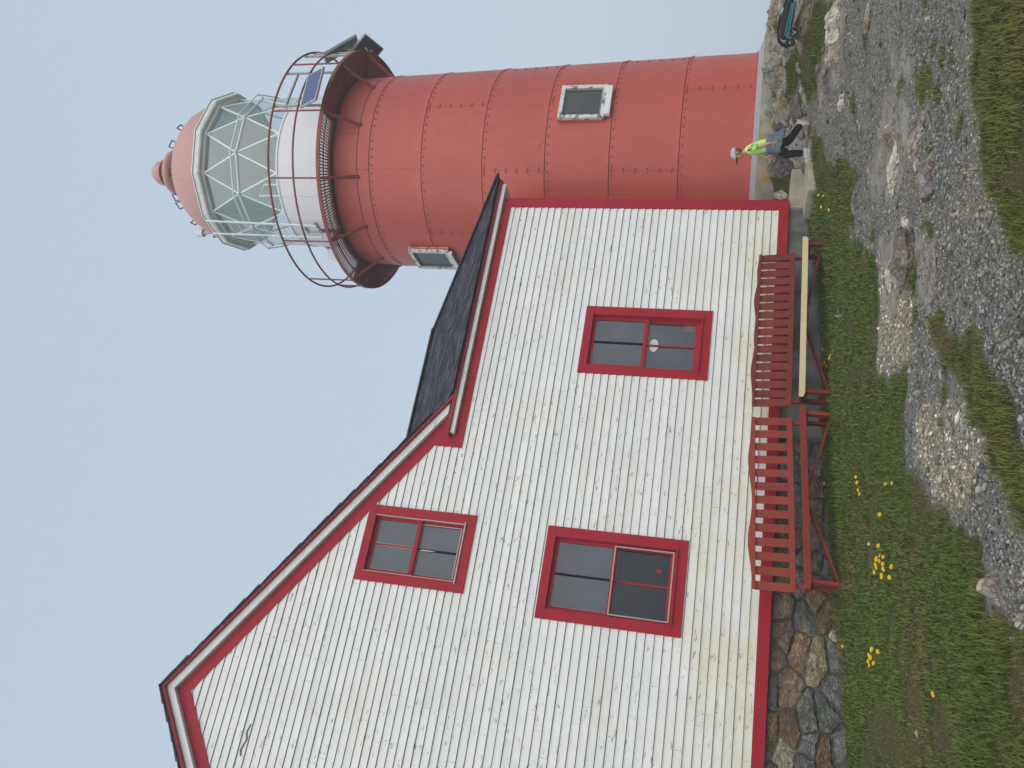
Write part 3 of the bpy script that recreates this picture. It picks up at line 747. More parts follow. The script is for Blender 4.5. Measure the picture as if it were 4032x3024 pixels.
def petals(c, s, mb):
    for ring, (rr, hh, nn) in enumerate(((1., .10, 14), (.72, .22, 12), (.42, .32, 8))):
        for k in range(nn):
            a = 2*math.pi*(k+.5*ring)/nn+rnd.uniform(-.1, .1); d = Vector((math.cos(a), math.sin(a), 0)); t = Vector((-d.y, d.x, 0))
            r1 = s*rr*rnd.uniform(.9, 1.08)
            mb.add([c+d*s*.05, c+d*r1*.7+t*s*.14+Vector((0,0,s*hh)), c+d*r1+Vector((0,0,s*hh*.8)), c+d*r1*.7-t*s*.14+Vector((0,0,s*hh))], [(0,1,2,3)])
    return mb
for (x, y, z) in [(6.17, -0.41, -1.25), (5.84, -0.85, -1.29), (5.82, -0.79, -1.29), (5.91, -0.48, -1.27), (5.83, -0.52, -1.27), (4.24, 0.42, -1.32), (3.61, -2.08, -1.46), (3.54, -2.14, -1.46), (3.46, -2.14, -1.47), (3.37, -2.21, -1.47), (3.05, -3.54, -1.54), (2.99, -3.69, -1.54), (2.84, -3.22, -1.54), (2.67, -2.69, -1.52), (2.57, -2.99, -1.54), (2.5, -2.87, -1.54), (2.46, -3.07, -1.54), (2.41, -3.2, -1.55), (2.45, -2.94, -1.54), (2.39, -3.09, -1.55), (2.34, -3.14, -1.55), (2.41, -2.85, -1.54), (2.37, -2.9, -1.54), (2.31, -3.15, -1.55), (2.27, -3.22, -1.56), (2.34, -2.87, -1.54), (2.28, -3.02, -1.55), (2.23, -3.09, -1.55), (2.22, -3.57, -1.56), (2.13, -3.51, -1.56), (1.92, -0.69, -1.53), (1.61, -2.6, -1.57), (1.61, -2.45, -1.57), (1.54, -2.91, -1.58), (1.59, -2.33, -1.57), (1.54, -2.5, -1.57), (1.54, -2.28, -1.57), (1.49, -2.5, -1.58), (1.5, -2.35, -1.57), (0.95, -4.84, -1.61), (8.35, -1.18, -1.07), (8.2, -1.36, -1.1), (8.18, -1.12, -1.09), (7.74, -1.64, -1.17)]:
    if y > .02: y = -.02
    g = Hs(x, y); s = rnd.uniform(.020, .028); hh = rnd.uniform(.05, .085)
    o = thing('dandelion', dlabel(x, y if y > -.02 or x > 4.3 or x < 4.1 else .1), 'dandelion', (x, y, g), 'yellow dandelions in the grass')
    if x > 4.1 and x < 4.4: o['label'] = 'yellow dandelion alone beneath the left bench by the stone wall'
    tp = Vector((x+rnd.uniform(-.012, .012), y+rnd.uniform(-.012, .012), g+hh))
    put('stem', MB().tube([(x, y, g-.01), tuple((Vector((x, y, g))+tp)/2), tuple(tp)], .0022, 5), M['stem'], o)
    tilt = Vector((rnd.uniform(-.3, .1), rnd.uniform(-.9, -.3), 1)).normalized()
    mb = petals(Vector((0,0,0)), s, MB()); Q = tilt.to_track_quat('Z', 'Y')
    mb.v = [tuple(Q @ Vector(v)+tp) for v in mb.v]
    put('flower_head', mb, M['petal'], o)

# ------------------------------------------------------------------ keeper's house
HOUSE = thing('keepers_house', 'white clapboard keeper\'s house with crimson trim and steep dark shingle gable', 'house', (2.5, 0, -1.5))
AX, AZ, SL = .119, 7.50, .702
def clapx(z, e=.07):
    zz = AZ+e-z
    xl = max(AX-zz/SL, -4.15)
    xr = 8.95 if z < 4.14 else min(AX+zz/SL, 4.34)
    return xl, xr
WIN = {'m': (5.729, 6.950, .446, 2.470), 'l': (1.856, 3.201, .508, 2.545), 'u': (2.052, 3.228, 3.652, 5.391)}
z = -.485; e = .1225; row = 0
while z < 7.48:
    zt = z+e
    a0, a1 = clapx(z); b0, b1 = clapx(zt)
    if zt > AZ+.05: b0 = b1 = AX
    if a1 > 8: b1 = a1
    segs = [(a0, a1, b0, b1)]
    for (x0, x1, w0, w1) in WIN.values():
        if z < w1-.13 and zt > w0+.16:
            ns = []
            for (p, q_, r_, s_) in segs:
                if p < x0 and q_ > x1: ns += [(p, x0+.03, r_, x0+.03), (x1-.03, q_, x1-.03, s_)]
                elif q_ > x0 and p < x0: ns.append((p, x0+.03, r_, x0+.03))
                elif p < x1 and q_ > x1: ns.append((x1-.03, q_, x1-.03, s_))
                else: ns.append((p, q_, r_, s_))
            segs = ns
    for (p, q_, r_, s_) in segs:
        L = q_-p; cuts = []
        if L > 2.6:
            c0 = p+rnd.uniform(.8, 3.6)
            while c0 < q_-.5: cuts.append(c0); c0 += rnd.uniform(2.4, 4.2)
        xs = [p]+cuts+[q_]; xt = [r_]+cuts+[s_]
        for k in range(len(xs)-1):
            g0 = .0015 if k > 0 else 0; g1 = .0015 if k < len(xs)-2 else 0
            j = 0; t = .023+rnd.uniform(-.003, .003)
            zb = z+rnd.uniform(-.002, .002)
            x0, x1, y0, y1 = xs[k]+g0, xs[k+1]-g1, xt[k]+g0, xt[k+1]-g1
            if y1 < y0: y0 = y1 = (y0+y1)/2
            mb = MB()
            n_ = max(1, int((x1-x0)/1.1)); vs = []
            for ii in range(n_+1):
                f = ii/n_; xb = x0+(x1-x0)*f; xq = y0+(y1-y0)*f; wv = rnd.uniform(-.0018, .0018)
                vs += [(xb, -t+wv, zb), (xq, -.006+wv*.3, zt-.008), (xb, .004, zb), (xq, .004, zt-.008)]
            fs = []
            for ii in range(n_):
                o_ = ii*4; fs += [(o_, o_+4, o_+5, o_+1), (o_+2, o_+6, o_+4, o_), (o_+1, o_+5, o_+7, o_+3)]
            fs += [(0, 1, 3, 2), (n_*4, n_*4+2, n_*4+3, n_*4+1)]
            mb.add(vs, fs); put('clapboard', mb, M['clap'], HOUSE)
    z = zt; row += 1
# body behind the boards
mb = MB(); mb.prism([(-4.1, -.64), (9.09, -.64), (9.09, 4.26), (4.6, 4.26), (AX, 7.62), (-4.1, 4.66)], .20, .24)
put('inner_wall', mb, M['interior'], HOUSE)
mb = MB().box((9.07, .004, -.636), (9.10, 4.0, 4.26)).box((-4.15, .004, -.636), (-4.12, 7, 4.6)).box((-4.15, 6.97, -.636), (4.6, 7.0, 4.3)).box((4.6, 3.97, -.636), (9.1, 4.0, 4.26))
put('side_wall', mb, M['white'], HOUSE)
M['sheath'] = paint('gap_dirt_shadow', (.085, .078, .062), var=.4, nscale=6)  # seam lines: dirt and the gap's shadow put into one dark colour
sheath = MB()
for a, b_ in (((-4.1,-.6),(1.87,4.2)), ((3.19,-.6),(5.74,4.2)), ((6.94,-.6),(9.05,4.2)), ((1.87,-.6),(3.19,.52)), ((5.74,-.6),(6.94,.46)), ((5.74,2.46),(6.94,4.2)), ((1.87,2.53),(3.19,3.7))):
    sheath.box((a[0], .006, a[1]), (b_[0], .03, b_[1]))
sheath.prism([(-4.0, 4.2), (1.9, 4.2), (1.9, 6.28), (AX, 7.53)], .006, .03)
put('sheathing', sheath, M['sheath'], HOUSE)
T = -.034
def trim(name, poly, m=M['red'], y0=T, y1=.003): return put(name, MB().prism(poly, y0, y1), m, HOUSE)
trim('corner_board', [(8.927, -.636), (9.108, -.636), (9.108, 4.262), (8.927, 4.262)])
put('corner_board', MB().box((9.103, T+.002, -.636), (9.125, .14, 4.262)), M['red'], HOUSE)
trim('base_board', [(-4.2, -.636), (4.6, -.636), (4.6, -.477), (-4.2, -.477)])
trim('base_board', [(4.603, -.636), (8.924, -.636), (8.924, -.477), (4.603, -.477)])
trim('frieze_board', [(5.003, 4.12), (8.924, 4.12), (8.924, 4.262), (5.003, 4.262)])
trim('rake_board', [(AX, AZ), (AX, AZ+.24), (5.0, 4.313), (5.0, 4.12), (4.287, 4.12), (4.287, AZ-SL*(4.287-AX))])
trim('rake_board', [(AX-.002, AZ), (AX-.002, AZ+.24), (-4.3, 4.638), (-4.3, 4.40)])
# boxed white rake and eave with red crown above
def rake(sgn):
    f = lambda x: AX+sgn*(x-AX)
    z_ = lambda x, o: AZ+o-SL*(x-AX)
    end = 5.02
    p = [(f(AX), AZ+.225), (f(AX), AZ+.355), (f(5.0), 4.425), (f(4.815), 4.425)]
    put('rake_fascia', MB().prism([(a+sgn*.001, b_) for a, b_ in p], -.115, -.036), M['white'], HOUSE)
    p = [(f(AX), AZ+.357), (f(AX), AZ+.412), (f(5.16), z_(5.16, .412)), (f(5.08), z_(5.08, .357))]
    put('rake_crown', MB().prism([(a+sgn*.001, b_) for a, b_ in p], -.165, .02), M['redworn'], HOUSE)
rake(1); rake(-1)
put('eave_fascia', MB().box((4.50, -.118, 4.262), (9.36, -.036, 4.332)), M['white'], HOUSE)
put('eave_fascia', MB().box((9.13, -.035, 4.262), (9.36, 4.1, 4.332)), M['white'], HOUSE)
put('eave_crown', MB().prism([(4.43, 4.334), (4.47, 4.388), (9.44, 4.388), (9.43, 4.334)], -.155, .0), M['redworn'], HOUSE)
put('eave_crown', MB().box((9.30, .001, 4.334), (9.44, 4.2, 4.388)), M['redworn'], HOUSE)

# main roof: shingle courses ending at the gable edge as small steps
roof = put('roof', MB().prism([(AX, AZ+.413), (AX, AZ+.43), (4.98, AZ+.43-SL*(4.98-AX)), (4.98, AZ+.413-SL*(4.98-AX))], -.17, 7.1).prism([(AX, AZ+.413), (AX, AZ+.43), (-4.6, AZ+.43+SL*(-4.6-AX)), (-4.6, AZ+.413+SL*(-4.6-AX))], -.17, 7.1), M['shingle'], HOUSE)
attr(roof, 'tint', [.3]*len(roof.data.vertices))
U = Vector((1, 0, -SL)).normalized(); Nn = Vector((SL, 0, 1)).normalized()
for sgn in (1, -1):
    k = 0; s = -.02
    while s < (5.50 if sgn > 0 else 5.5):
        o_ = Vector((AX, 0, AZ+.43)); L = .30
        q0 = o_+U*s+Nn*.002; q1 = o_+U*(s+L)+Nn*.020; q2 = o_+U*(s+L)+Nn*.002-Nn*.010
        jy = rnd.uniform(-.012, .012)
        poly = [(q0.x, q0.z), (q1.x, q1.z), (q2.x, q2.z)]
        if sgn < 0: poly = [(2*AX-a, b_) for a, b_ in poly]
        o = put('shingle_course', MB().prism(poly, -.20+jy, 7.15), M['shingle'], roof)
        attr(o, 'tint', [rnd.random()]*len(o.data.vertices)); s += .285; k += 1
# wing roof: hipped slope facing the viewer, laid in separate tabs
EY, EZ, RY, RZ = -.215, 4.392, 2.0, 5.865
SV = Vector((0, RY-EY, RZ-EZ)); SLn = SV.length; SVn = SV.normalized(); WN = SVn.cross(Vector((-1,0,0))).normalized()
if WN.z < 0: WN = -WN
wroof = put('wing_roof', MB().add([(5.20, EY, EZ), (9.47, EY, EZ), (7.41, RY, RZ), (3.0, RY, RZ), (9.47, 4.2, EZ), (3, 4.2, EZ)], [(0,1,2,3), (1,4,2), (3,2,4,5)]), M['shingle'], HOUSE)
attr(wroof, 'tint', [.3]*len(wroof.data.vertices))
tv = []; tf = []; tt = []
rows = 20; ex = SLn/rows
mb = MB(); tints = []
for r_ in range(rows):
    s0 = r_*ex; xr = 9.49-(9.47-7.41)*(s0/SLn); xlft = AX+(AZ+.45-(EZ+(RZ-EZ)*s0/SLn))/SL
    x = xlft+rnd.uniform(0, .1)
    while x < xr:
        w = rnd.choice((.14, .16, .20, .24, .30)); x1 = min(x+w-.005, xr)
        if x1-x > .03:
            t = rnd.uniform(.009, .019); e0 = rnd.uniform(-.006, .004)
            b0 = Vector((0, EY, EZ))+SVn*(s0+e0-.01); b1 = Vector((0, EY, EZ))+SVn*(s0+ex*1.25)
            xt = min(x1, 9.49-(9.47-7.41)*((s0+ex)/SLn))
            P0 = [Vector((x, 0, 0))+b0, Vector((x1, 0, 0))+b0, Vector((max(xt, x), 0, 0))+b1, Vector((x, 0, 0))+b1]
            vs = [p+WN*.003 for p in P0]+[P0[0]+WN*t, P0[1]+WN*t, P0[2]+WN*.005, P0[3]+WN*.005]
            mb.add(vs, [(4,5,6,7), (0,1,5,4), (1,2,6,5), (3,0,4,7)]); tints += [rnd.random()**1.3]*8
        x += w
sh = put('shingles', mb, M['shingle'], wroof, kind='stuff'); attr(sh, 'tint', tints)
o = put('hip_cap', MB().bar((9.50, EY-.03, EZ+.02), (7.41, RY, RZ+.03), .16, .022), M['shingle'], wroof); attr(o, 'tint', [.5]*8)
o = put('ridge_cap', MB().bar((3, RY, RZ+.02), (7.43, RY, RZ+.02), .20, .022), M['shingle'], wroof); attr(o, 'tint', [.4]*8)

# windows
def window(key, style):
    x0, x1, z0, z1 = WIN[key]
    F = -.036
    hd, sd, sl = .13, .15, .165
    ix0, ix1, iz0, iz1 = x0+sd, x1-sd, z0+sl, z1-hd
    w = bpy.data.objects.new('window', None); COL.objects.link(w); w.parent = HOUSE
    w.location = Vector((x0, 0, z0))-Vector(ORG[HOUSE.name]); ORG[w.name] = (x0, 0, z0); w.empty_display_size = .1
    P_ = lambda n, mb, m: put(n, mb, m, w)
    P_('head_casing', MB().box((x0, F, iz1), (x1, .004, z1)), M['red'])
    P_('side_casing', MB().box((x0, F, z0), (ix0, .004, iz1-.002)), M['red'])
    P_('side_casing', MB().box((ix1, F, z0), (x1, .004, iz1-.002)), M['red'])
    P_('bottom_casing', MB().box((ix0+.001, F+.001, z0), (ix1-.001, .004, iz0-.001)), M['red'])
    # reveal
    D = .15
    P_('jamb', MB().box((ix0-.02, .0045, iz0-.02), (ix0, D, iz1+.02)).box((ix1, .0045, iz0-.02), (ix1+.02, D, iz1+.02)).box((ix0, .0045, iz1), (ix1, D, iz1+.02)).box((ix0, .0045, iz0-.02), (ix1, D, iz0)), M['red'])
    P_('sill', MB().box((ix0-.03, F-.025, iz0-.03), (ix1+.03, F-.001, iz0-.002)) if style != 'u' else MB().box((ix0-.03, F-.02, iz0-.022), (ix1+.03, F-.001, iz0-.002)), M['red'] if style != 'u' else M['alu'])
    mid = (iz0+iz1)/2+(.0 if style == 'u' else -.02)
    cx = (ix0+ix1)/2
    def sash(za, zb, yf, up):
        st = .055; rb = .06 if up else .075; rt = .055
        s = P_('sash', MB().box((ix0, yf, za), (ix0+st, yf+.035, zb)).box((ix1-st, yf, za), (ix1, yf+.035, zb)).box((ix0+st, yf, zb-rt), (ix1-st, yf+.035, zb)).box((ix0+st, yf, za), (ix1-st, yf+.035, za+rb)), M['red'])
        return ix0+st, ix1-st, za+rb, zb-rt
    g = sash(mid-.02, iz1, .045, True)
    yp = .068
    def panes(g, yp, mat_, mun, mm, slant=0):
        a, b_, c, d = g; xm = (a+b_)/2; mw = .014
        P_('pane', MB().box((a, yp, c), (xm-.002, yp+.004, d)), mat_); P_('pane', MB().box((xm+.002, yp, c), (b_, yp+.004, d)), mat_)
        # putty line around the glass
        P_('putty', MB().box((a, yp-.010, d-.008), (b_, yp-.001, d)).box((a, yp-.010, c), (a+.006, yp-.001, d-.009)), M['putty'])
        P_('muntin', MB().box((xm-mw, yp-.018, c), (xm+mw, yp-.001, d)), mm)
    blackm = M['blackbar']
    panes(g, yp, M['pane'], 1, M['red'] if style == 'u' else blackm)
    if style == 'u':
        P_('muntin_edge', MB().box(((g[0]+g[1])/2-.020, yp-.014, g[2]), ((g[0]+g[1])/2-.015, yp-.002, g[3])).box(((g[0]+g[1])/2+.015, yp-.014, g[2]), ((g[0]+g[1])/2+.020, yp-.002, g[3])), M['putty'])
        P_('frame_edge', MB().box((ix0, F-.004, iz0), (ix0+.007, .03, iz1)), M['putty']); P_('frame_edge', MB().box((ix1-.007, F-.004, iz0), (ix1, .03, iz1)), M['putty'])
    g2 = sash(iz0, mid+.03, .088, False)
    panes(g2, .110, M['paned'] if style == 'l' else M['pane'], 1, {'m': M['red'], 'l': M['red'], 'u': blackm}[style])
    if style == 'u':
        xm = (g2[0]+g2[1])/2
        P_('broken_putty', MB().prism([(xm-.020, g2[3]-.02), (xm+.002, g2[3]-.07), (xm-.004, g2[3]-.30), (xm-.016, g2[3]-.20)], .086, .0905), M['putty'])
        P_('peeling_edge', MB().box((g2[0], .080, g2[2]-.012), (g2[1], .0875, g2[2]-.001)).box((g2[1]-.004, .080, g2[2]), (g2[1]+.008, .0875, g2[3])), M['putty'])
    if style == 'l':   # storm insert over the lower sash
        a, b_, c, d = ix0+.03, ix1-.03, iz0+.02, mid+.015
        P_('storm_frame', MB().box((a, .005, c), (a+.018, .022, d)).box((b_-.018, .005, c), (b_, .022, d)).box((a+.018, .005, d-.018), (b_-.018, .022, d)).box((a+.018, .005, c), (b_-.018, .022, c+.018)), M['beige'])
        P_('toy', MB().ell((b_-.27, .1045, c+.20), (.035, .003, .05)), M['redworn'])
    if style == 'm':
        xm = (g2[0]+g2[1])/2
        pl = []
        for k in range(32):
            t = 2*math.pi*k/32; r_ = (abs(math.cos(t))**2.8+abs(math.sin(t))**2.8)**(-1/2.8)*(1-.05*math.cos(4*t+math.pi))
            pl.append((xm+.01+.110*r_*math.cos(t), g2[3]-.105+.070*r_*math.sin(t)))
        P_('window_plaque', MB().prism([(xm+.01+(x-xm-.01)*1.06, g2[3]-.105+(z_-g2[3]+.105)*1.08) for x, z_ in pl], .1065, .1095), M['blackbar'])
        P_('window_plaque', MB().prism(pl, .1035, .1063), M['plaque'])
        P_('muntin', MB().box((xm-.014, .086, g2[2]), (xm+.014, .1030, g2[3])), M['red'])
        P_('lamp_glow_patch', MB().prism([(g2[1]-.13, g2[2]+.01), (g2[1]-.004, g2[2]+.01), (g2[1]-.004, g2[2]+.18), (g2[1]-.10, g2[2]+.20)], .1075, .1095), M['lampglow'])  # brown glow of an indoor lamp, painted as a flat tan patch
M['putty'] = paint('old_white_putty', (.56, .52, .46), var=.2, nscale=20)
M['blackbar'] = paint('black_bar', (.005, .006, .010), rough=.9, spec=.05)
M['beige'] = paint('beige_storm_frame', (.44, .39, .32), var=.1)
M['plaque'] = paint('white_plaque', (.60, .63, .61), var=.05)
M['lampglow'] = paint('tan_lamp_glow', (.20, .165, .12), var=.3, nscale=9)
window('m', 'm'); window('l', 'l'); window('u', 'u')

# split board near the gable peak, the dark crack in the paint
ck = MB()
pts = [(-.17, 6.40), (-.28, 6.43), (-.38, 6.40), (-.52, 6.45), (-.60, 6.425)]
for k in range(len(pts)-1): ck.bar((pts[k][0], -.0215, pts[k][1]), (pts[k+1][0], -.0215, pts[k+1][1]), .004, .022)
put('split_board', ck, M['fmortar'], HOUSE)

# foundation: rubble stone on the left, concrete on the right
fnd = put('foundation', MB().box((-4.1, .10, -2.3), (4.9, .5, -.637)).box((4.9, .045, -2.2), (9.08, .5, -.637)), M['fmortar'], HOUSE)
fnd.data.materials.append(M['concrete'])
for p_ in fnd.data.polygons:
    if p_.index >= 6: p_.material_index = 1
SEED = {'orange': [1.425, 0.04, -0.871], 'brown': [2.091, 0.04, -0.83], 'yg': [1.839, 0.04, -1.261], 'blue': [2.356, 0.04, -1.079], 'dkgreen': [1.188, 0.04, -1.372], 'cream': [0.625, 0.04, -0.867], 'rust': [0.689, 0.04, -1.349], 'grey': [0.773, 0.04, -1.187], 'b9': [2.499, 0.04, -0.797], 'gb': [2.464, 0.04, -1.35], 't1': [2.884, 0.04, -1.222], 't2': [2.855, 0.04, -0.995], 't3': [2.827, 0.04, -0.767], 'low1': [1.451, 0.04, -1.482], 'low2': [0.767, 0.04, -1.538], 'mid': [0.927, 0.04, -0.954], 'tan': [1.96, 0.04, -1.022], 'up': [1.777, 0.04, -0.713]}
colr = {'orange':'orange','brown':'brown','yg':'yg','blue':'blue','dkgreen':'dkgreen','cream':'cream','rust':'rust','grey':'grey','b9':'brown','gb':'rust','t1':'blue','t2':'blue','t3':'brown','low1':'blue','low2':'grey','mid':'rust','tan':'orange','up':'brown'}
sd_ = [(v[0], v[2], colr[k]) for k, v in SEED.items()]
r2 = random.Random(5)
for k_ in range(46):
    xx_, zz_ = r2.uniform(.2, 3.0), r2.uniform(-1.6, -.66)
    if min(math.hypot((xx_-a_)/1.3, zz_-b_) for a_, b_, _ in sd_) > .17: sd_.append((xx_, zz_, r2.choice(['grey', 'blue', 'cream', 'rust', 'brown', 'dkgreen', 'tan' if False else 'orange'])))
x = 3.1
while x < 4.85:
    for zc in (-.75, -.98, -1.2, -1.38): sd_.append((x+r2.uniform(-.1, .1), zc+r2.uniform(-.05, .05), r2.choice(['blue', 'rust', 'dkgreen', 'brown', 'grey'])))
    x += .34
x = .3
while x > -4.0:
    for zc in (-.80, -1.10, -1.42, -1.7): sd_.append((x+r2.uniform(-.12, .12), zc+r2.uniform(-.06, .06), r2.choice(['blue', 'rust', 'orange', 'dkgreen', 'brown', 'grey', 'cream', 'yg'])))
    x -= .42
def cell(i, pts, box, ax=1.6):
    P_ = [(box[0]/ax, box[1]), (box[2]/ax, box[1]), (box[2]/ax, box[3]), (box[0]/ax, box[3])]
    ci = (pts[i][0]/ax, pts[i][1])
    for j, p in enumerate(pts):
        if j == i: continue
        cj = (p[0]/ax, p[1]); mx_ = ((ci[0]+cj[0])/2, (ci[1]+cj[1])/2); d = (cj[0]-ci[0], cj[1]-ci[1])
        if d[0]**2+d[1]**2 > 2: continue
        out = []; n = len(P_)
        for k in range(n):
            a, b_ = P_[k], P_[(k+1)%n]
            fa = (a[0]-mx_[0])*d[0]+(a[1]-mx_[1])*d[1]; fb = (b_[0]-mx_[0])*d[0]+(b_[1]-mx_[1])*d[1]
            if fa <= 0: out.append(a)
            if (fa < 0) != (fb < 0) and fa != fb:
                t = fa/(fa-fb); out.append((a[0]+(b_[0]-a[0])*t, a[1]+(b_[1]-a[1])*t))
        P_ = out
        if len(P_) < 3: return None
    return [(x*ax, z_) for x, z_ in P_]
for i, (sx, sz, cl) in enumerate(sd_):
    poly = cell(i, sd_, (-4.05, -1.95, 4.88, -.642))
    if not poly: continue
    cx = sum(p[0] for p in poly)/len(poly); cz = sum(p[1] for p in poly)/len(poly)
    # resample outline, roughen, shrink for mortar
    ring = []
    n = len(poly)
    for k in range(n):
        a, b_ = poly[k], poly[(k+1)%n]; L = math.hypot(b_[0]-a[0], b_[1]-a[1]); m_ = max(1, int(L/.045))
        for q in range(m_): ring.append((a[0]+(b_[0]-a[0])*q/m_, a[1]+(b_[1]-a[1])*q/m_))
    if len(ring) < 5: continue
    jit = [rnd.uniform(-.018, .018) for _ in ring]
    R_ = []
    for k, (px, pz) in enumerate(ring):
        d = math.hypot(px-cx, pz-cz)+1e-6
        # pull corners in for rounder stones
        f = 1-(.006+.022*rnd.random())/d*1.0
        f *= 1-.03*max(0, d/.35-1)
        R_.append((cx+(px-cx)*f+jit[k]*.6, cz+(pz-cz)*f+jit[k-1]*.6))
    K = len(R_); vs = []; fs = []
    bul = rnd.uniform(.03, .075); tlx, tlz = rnd.uniform(-.10, .10), rnd.uniform(-.06, .10)
    for li, (f, dp) in enumerate(((1.0, .0), (.975, .72), (.88, .93), (.55, 1.0), (.22, 1.02))):
        for k, (px, pz) in enumerate(R_):
            xx = cx+(px-cx)*f; zz = cz+(pz-cz)*f
            nz = (float(fbm(xx*1., zz*1., 9, 3, i % 11))-.45)*.045 if li else 0
            vs.append((xx, .11-bul*dp-nz-(xx-cx)*tlx*(dp > 0)-(zz-cz)*tlz*(dp > 0), zz))
    for li in range(4):
        for k in range(K): fs.append((li*K+k, li*K+(k+1)%K, (li+1)*K+(k+1)%K, (li+1)*K+k))
    vs.append((cx, .11-bul*1.02, cz)); fs += [(4*K+k, 4*K+(k+1)%K, 5*K) for k in range(K)]
    o = put('stone', MB().add(vs, fs), SM[cl], fnd, smooth='auto')
for xa, xb in ((4.93, 6.2), (6.22, 7.35), (7.37, 9.06)):
    put('concrete_panel', MB().box((xa, .028+rnd.uniform(0, .008), -2.1), (xb, .044, -.64)), M['concrete'], fnd)

# ------------------------------------------------------------------ lighthouse
LX, LY = 11.818, 2.621
LH = thing('lighthouse', 'round red riveted iron lighthouse with white lantern drum and pale red dome', 'lighthouse', (LX, LY, -.4))
def cyl(r, th, z): t = rad(th); return Vector((LX+r*math.sin(t), LY-r*math.cos(t), z))
def RZr(z): return 2.352-.0315*z
SEAM = [0.0, 1.32, 2.63, 3.90, 5.19, 6.50, 7.67]
put('core', MB().lathe([(RZr(0)-.05, -.05), (RZr(7.7)-.05, 7.7), (RZr(8.5)-.03, 8.5)], (LX, LY), 72), M['seam'], LH, smooth=True)  # dark shell; its colour supplies the lap shadow in the plate gaps
def rivet(mb, th, z, s=.020, r=None):
    r = (r if r else RZr(z))+.001; c = cyl(r, th, z); n = Vector((math.sin(rad(th)), -math.cos(rad(th)), 0)); t = Vector((n.y*-1, n.x, 0)); u = Vector((0,0,1))
    vs = []
    for k in range(6):
        a = math.pi*k/3; vs.append(c+(t*math.cos(a)+u*math.sin(a))*s-n*.004)
    for k in range(6):
        a = math.pi*k/3; vs.append(c+(t*math.cos(a)+u*math.sin(a))*s*.8+n*s*.75)
    vs.append(c+n*s*1.15)
    fs = [(k, (k+1)%6, 6+(k+1)%6, 6+k) for k in range(6)]+[(6+k, 6+(k+1)%6, 12) for k in range(6)]
    mb.add(vs, fs)
def plate(z0, z1, t0, t1, mat, lap=True):
    n = max(6, int((t1-t0)/3.5)); m_ = 10; vs = []; fs = []
    g = .05
    for i in range(n+1):
        th = t0+g+(t1-t0-2*g)*i/n
        for j in range(m_+1):
            zz = z0+.007+(z1-z0-.012)*j/m_
            w = .010*(float(fbm(th*.06+3, zz, 1.6, 3, 3))-.47)
            edge = .009*math.exp(-(zz-z0)/.03) if lap else 0
            vs.append(cyl(RZr(zz)+w+edge, th, zz))
    for i in range(n):
        for j in range(m_): fs.append((i*(m_+1)+j, (i+1)*(m_+1)+j, (i+1)*(m_+1)+j+1, i*(m_+1)+j+1))
    # thickness at the lower edge
    o_ = len(vs)
    for i in range(n+1):
        th = t0+g+(t1-t0-2*g)*i/n; vs.append(cyl(RZr(z0)-.03, th, z0+.007))
    for i in range(n): fs.append((o_+i, o_+i+1, (i+1)*(m_+1), i*(m_+1)))
    return put('plate', MB().add(vs, fs), mat, LH, smooth='auto')
for c in range(6):
    off = {0: 3., 1: -37.6, 2: 0., 3: -37.6, 4: -1., 5: -36.7}[c]
    z0, z1 = SEAM[c], SEAM[c+1]
    for k in range(5):
        t0 = off+72*k; t1 = t0+72
        p = plate(z0, z1, t0, t1, M['tower'])
        mb = MB()
        nr = 16
        for q in range(nr): rivet(mb, t0+2.2+72*q/nr, z1-.045 if c < 5 else z1-.05, .021)
        if c == 0:
            for q in range(nr): rivet(mb, t0+72*q/nr+1, .035, .022)
        if c < 5:
            for q in range(6):
                zz = z0+.12+(z1-z0-.16)*q/5.
                rivet(mb, t0+.85, zz, .021); 
                if c != 2 or q > 2: rivet(mb, t0-.75, zz, .021)
        if rnd.random() < .7:
            for q in range(2): rivet(mb, t0+rnd.uniform(5, 60), z0+rnd.uniform(.2, .5), .014)
        put('rivets', mb, M['tower'], p, kind='stuff')
# neck below the gallery
for k in range(3):
    t0 = -36.7+120*k
    put('neck_plate', MB().lathe([(RZr(7.68)+.006, 7.678), (RZr(7.95), 7.945), (RZr(7.95)-.02, 7.95)], (LX, LY), 30, t0+.1, t0+119.9), M['tower'], LH, smooth='auto')
    put('neck_plate', MB().lathe([(RZr(7.95)+.004, 7.957), (RZr(8.3), 8.3), (RZr(8.5)+.01, 8.50)], (LX, LY), 30, t0+20.1, t0+139.9), M['tower'], LH, smooth='auto')
mb = MB()
for q in range(64): rivet(mb, q*5.625, 7.97+.03, .010); rivet(mb, q*5.625+2, 7.72, .012)
put('neck_rivets', mb, M['tower'], LH, kind='stuff')
# raised outline of an old blocked opening, as on the iron skin
def outline(t0, t1, z0, z1):
    mb = MB()
    pts = [cyl(RZr(z)+.004, t, z) for t, z in ((t0, z0), (t0, z1-.06), (t0+(t1-t0)*.1, z1), (t1-(t1-t0)*.1, z1), (t1, z1-.06), (t1, z0))]
    return mb.tube(pts, .008, 5)
put('welded_outline', outline(-23.5, -38.2, 3.92, 4.02), M['tower'], LH)
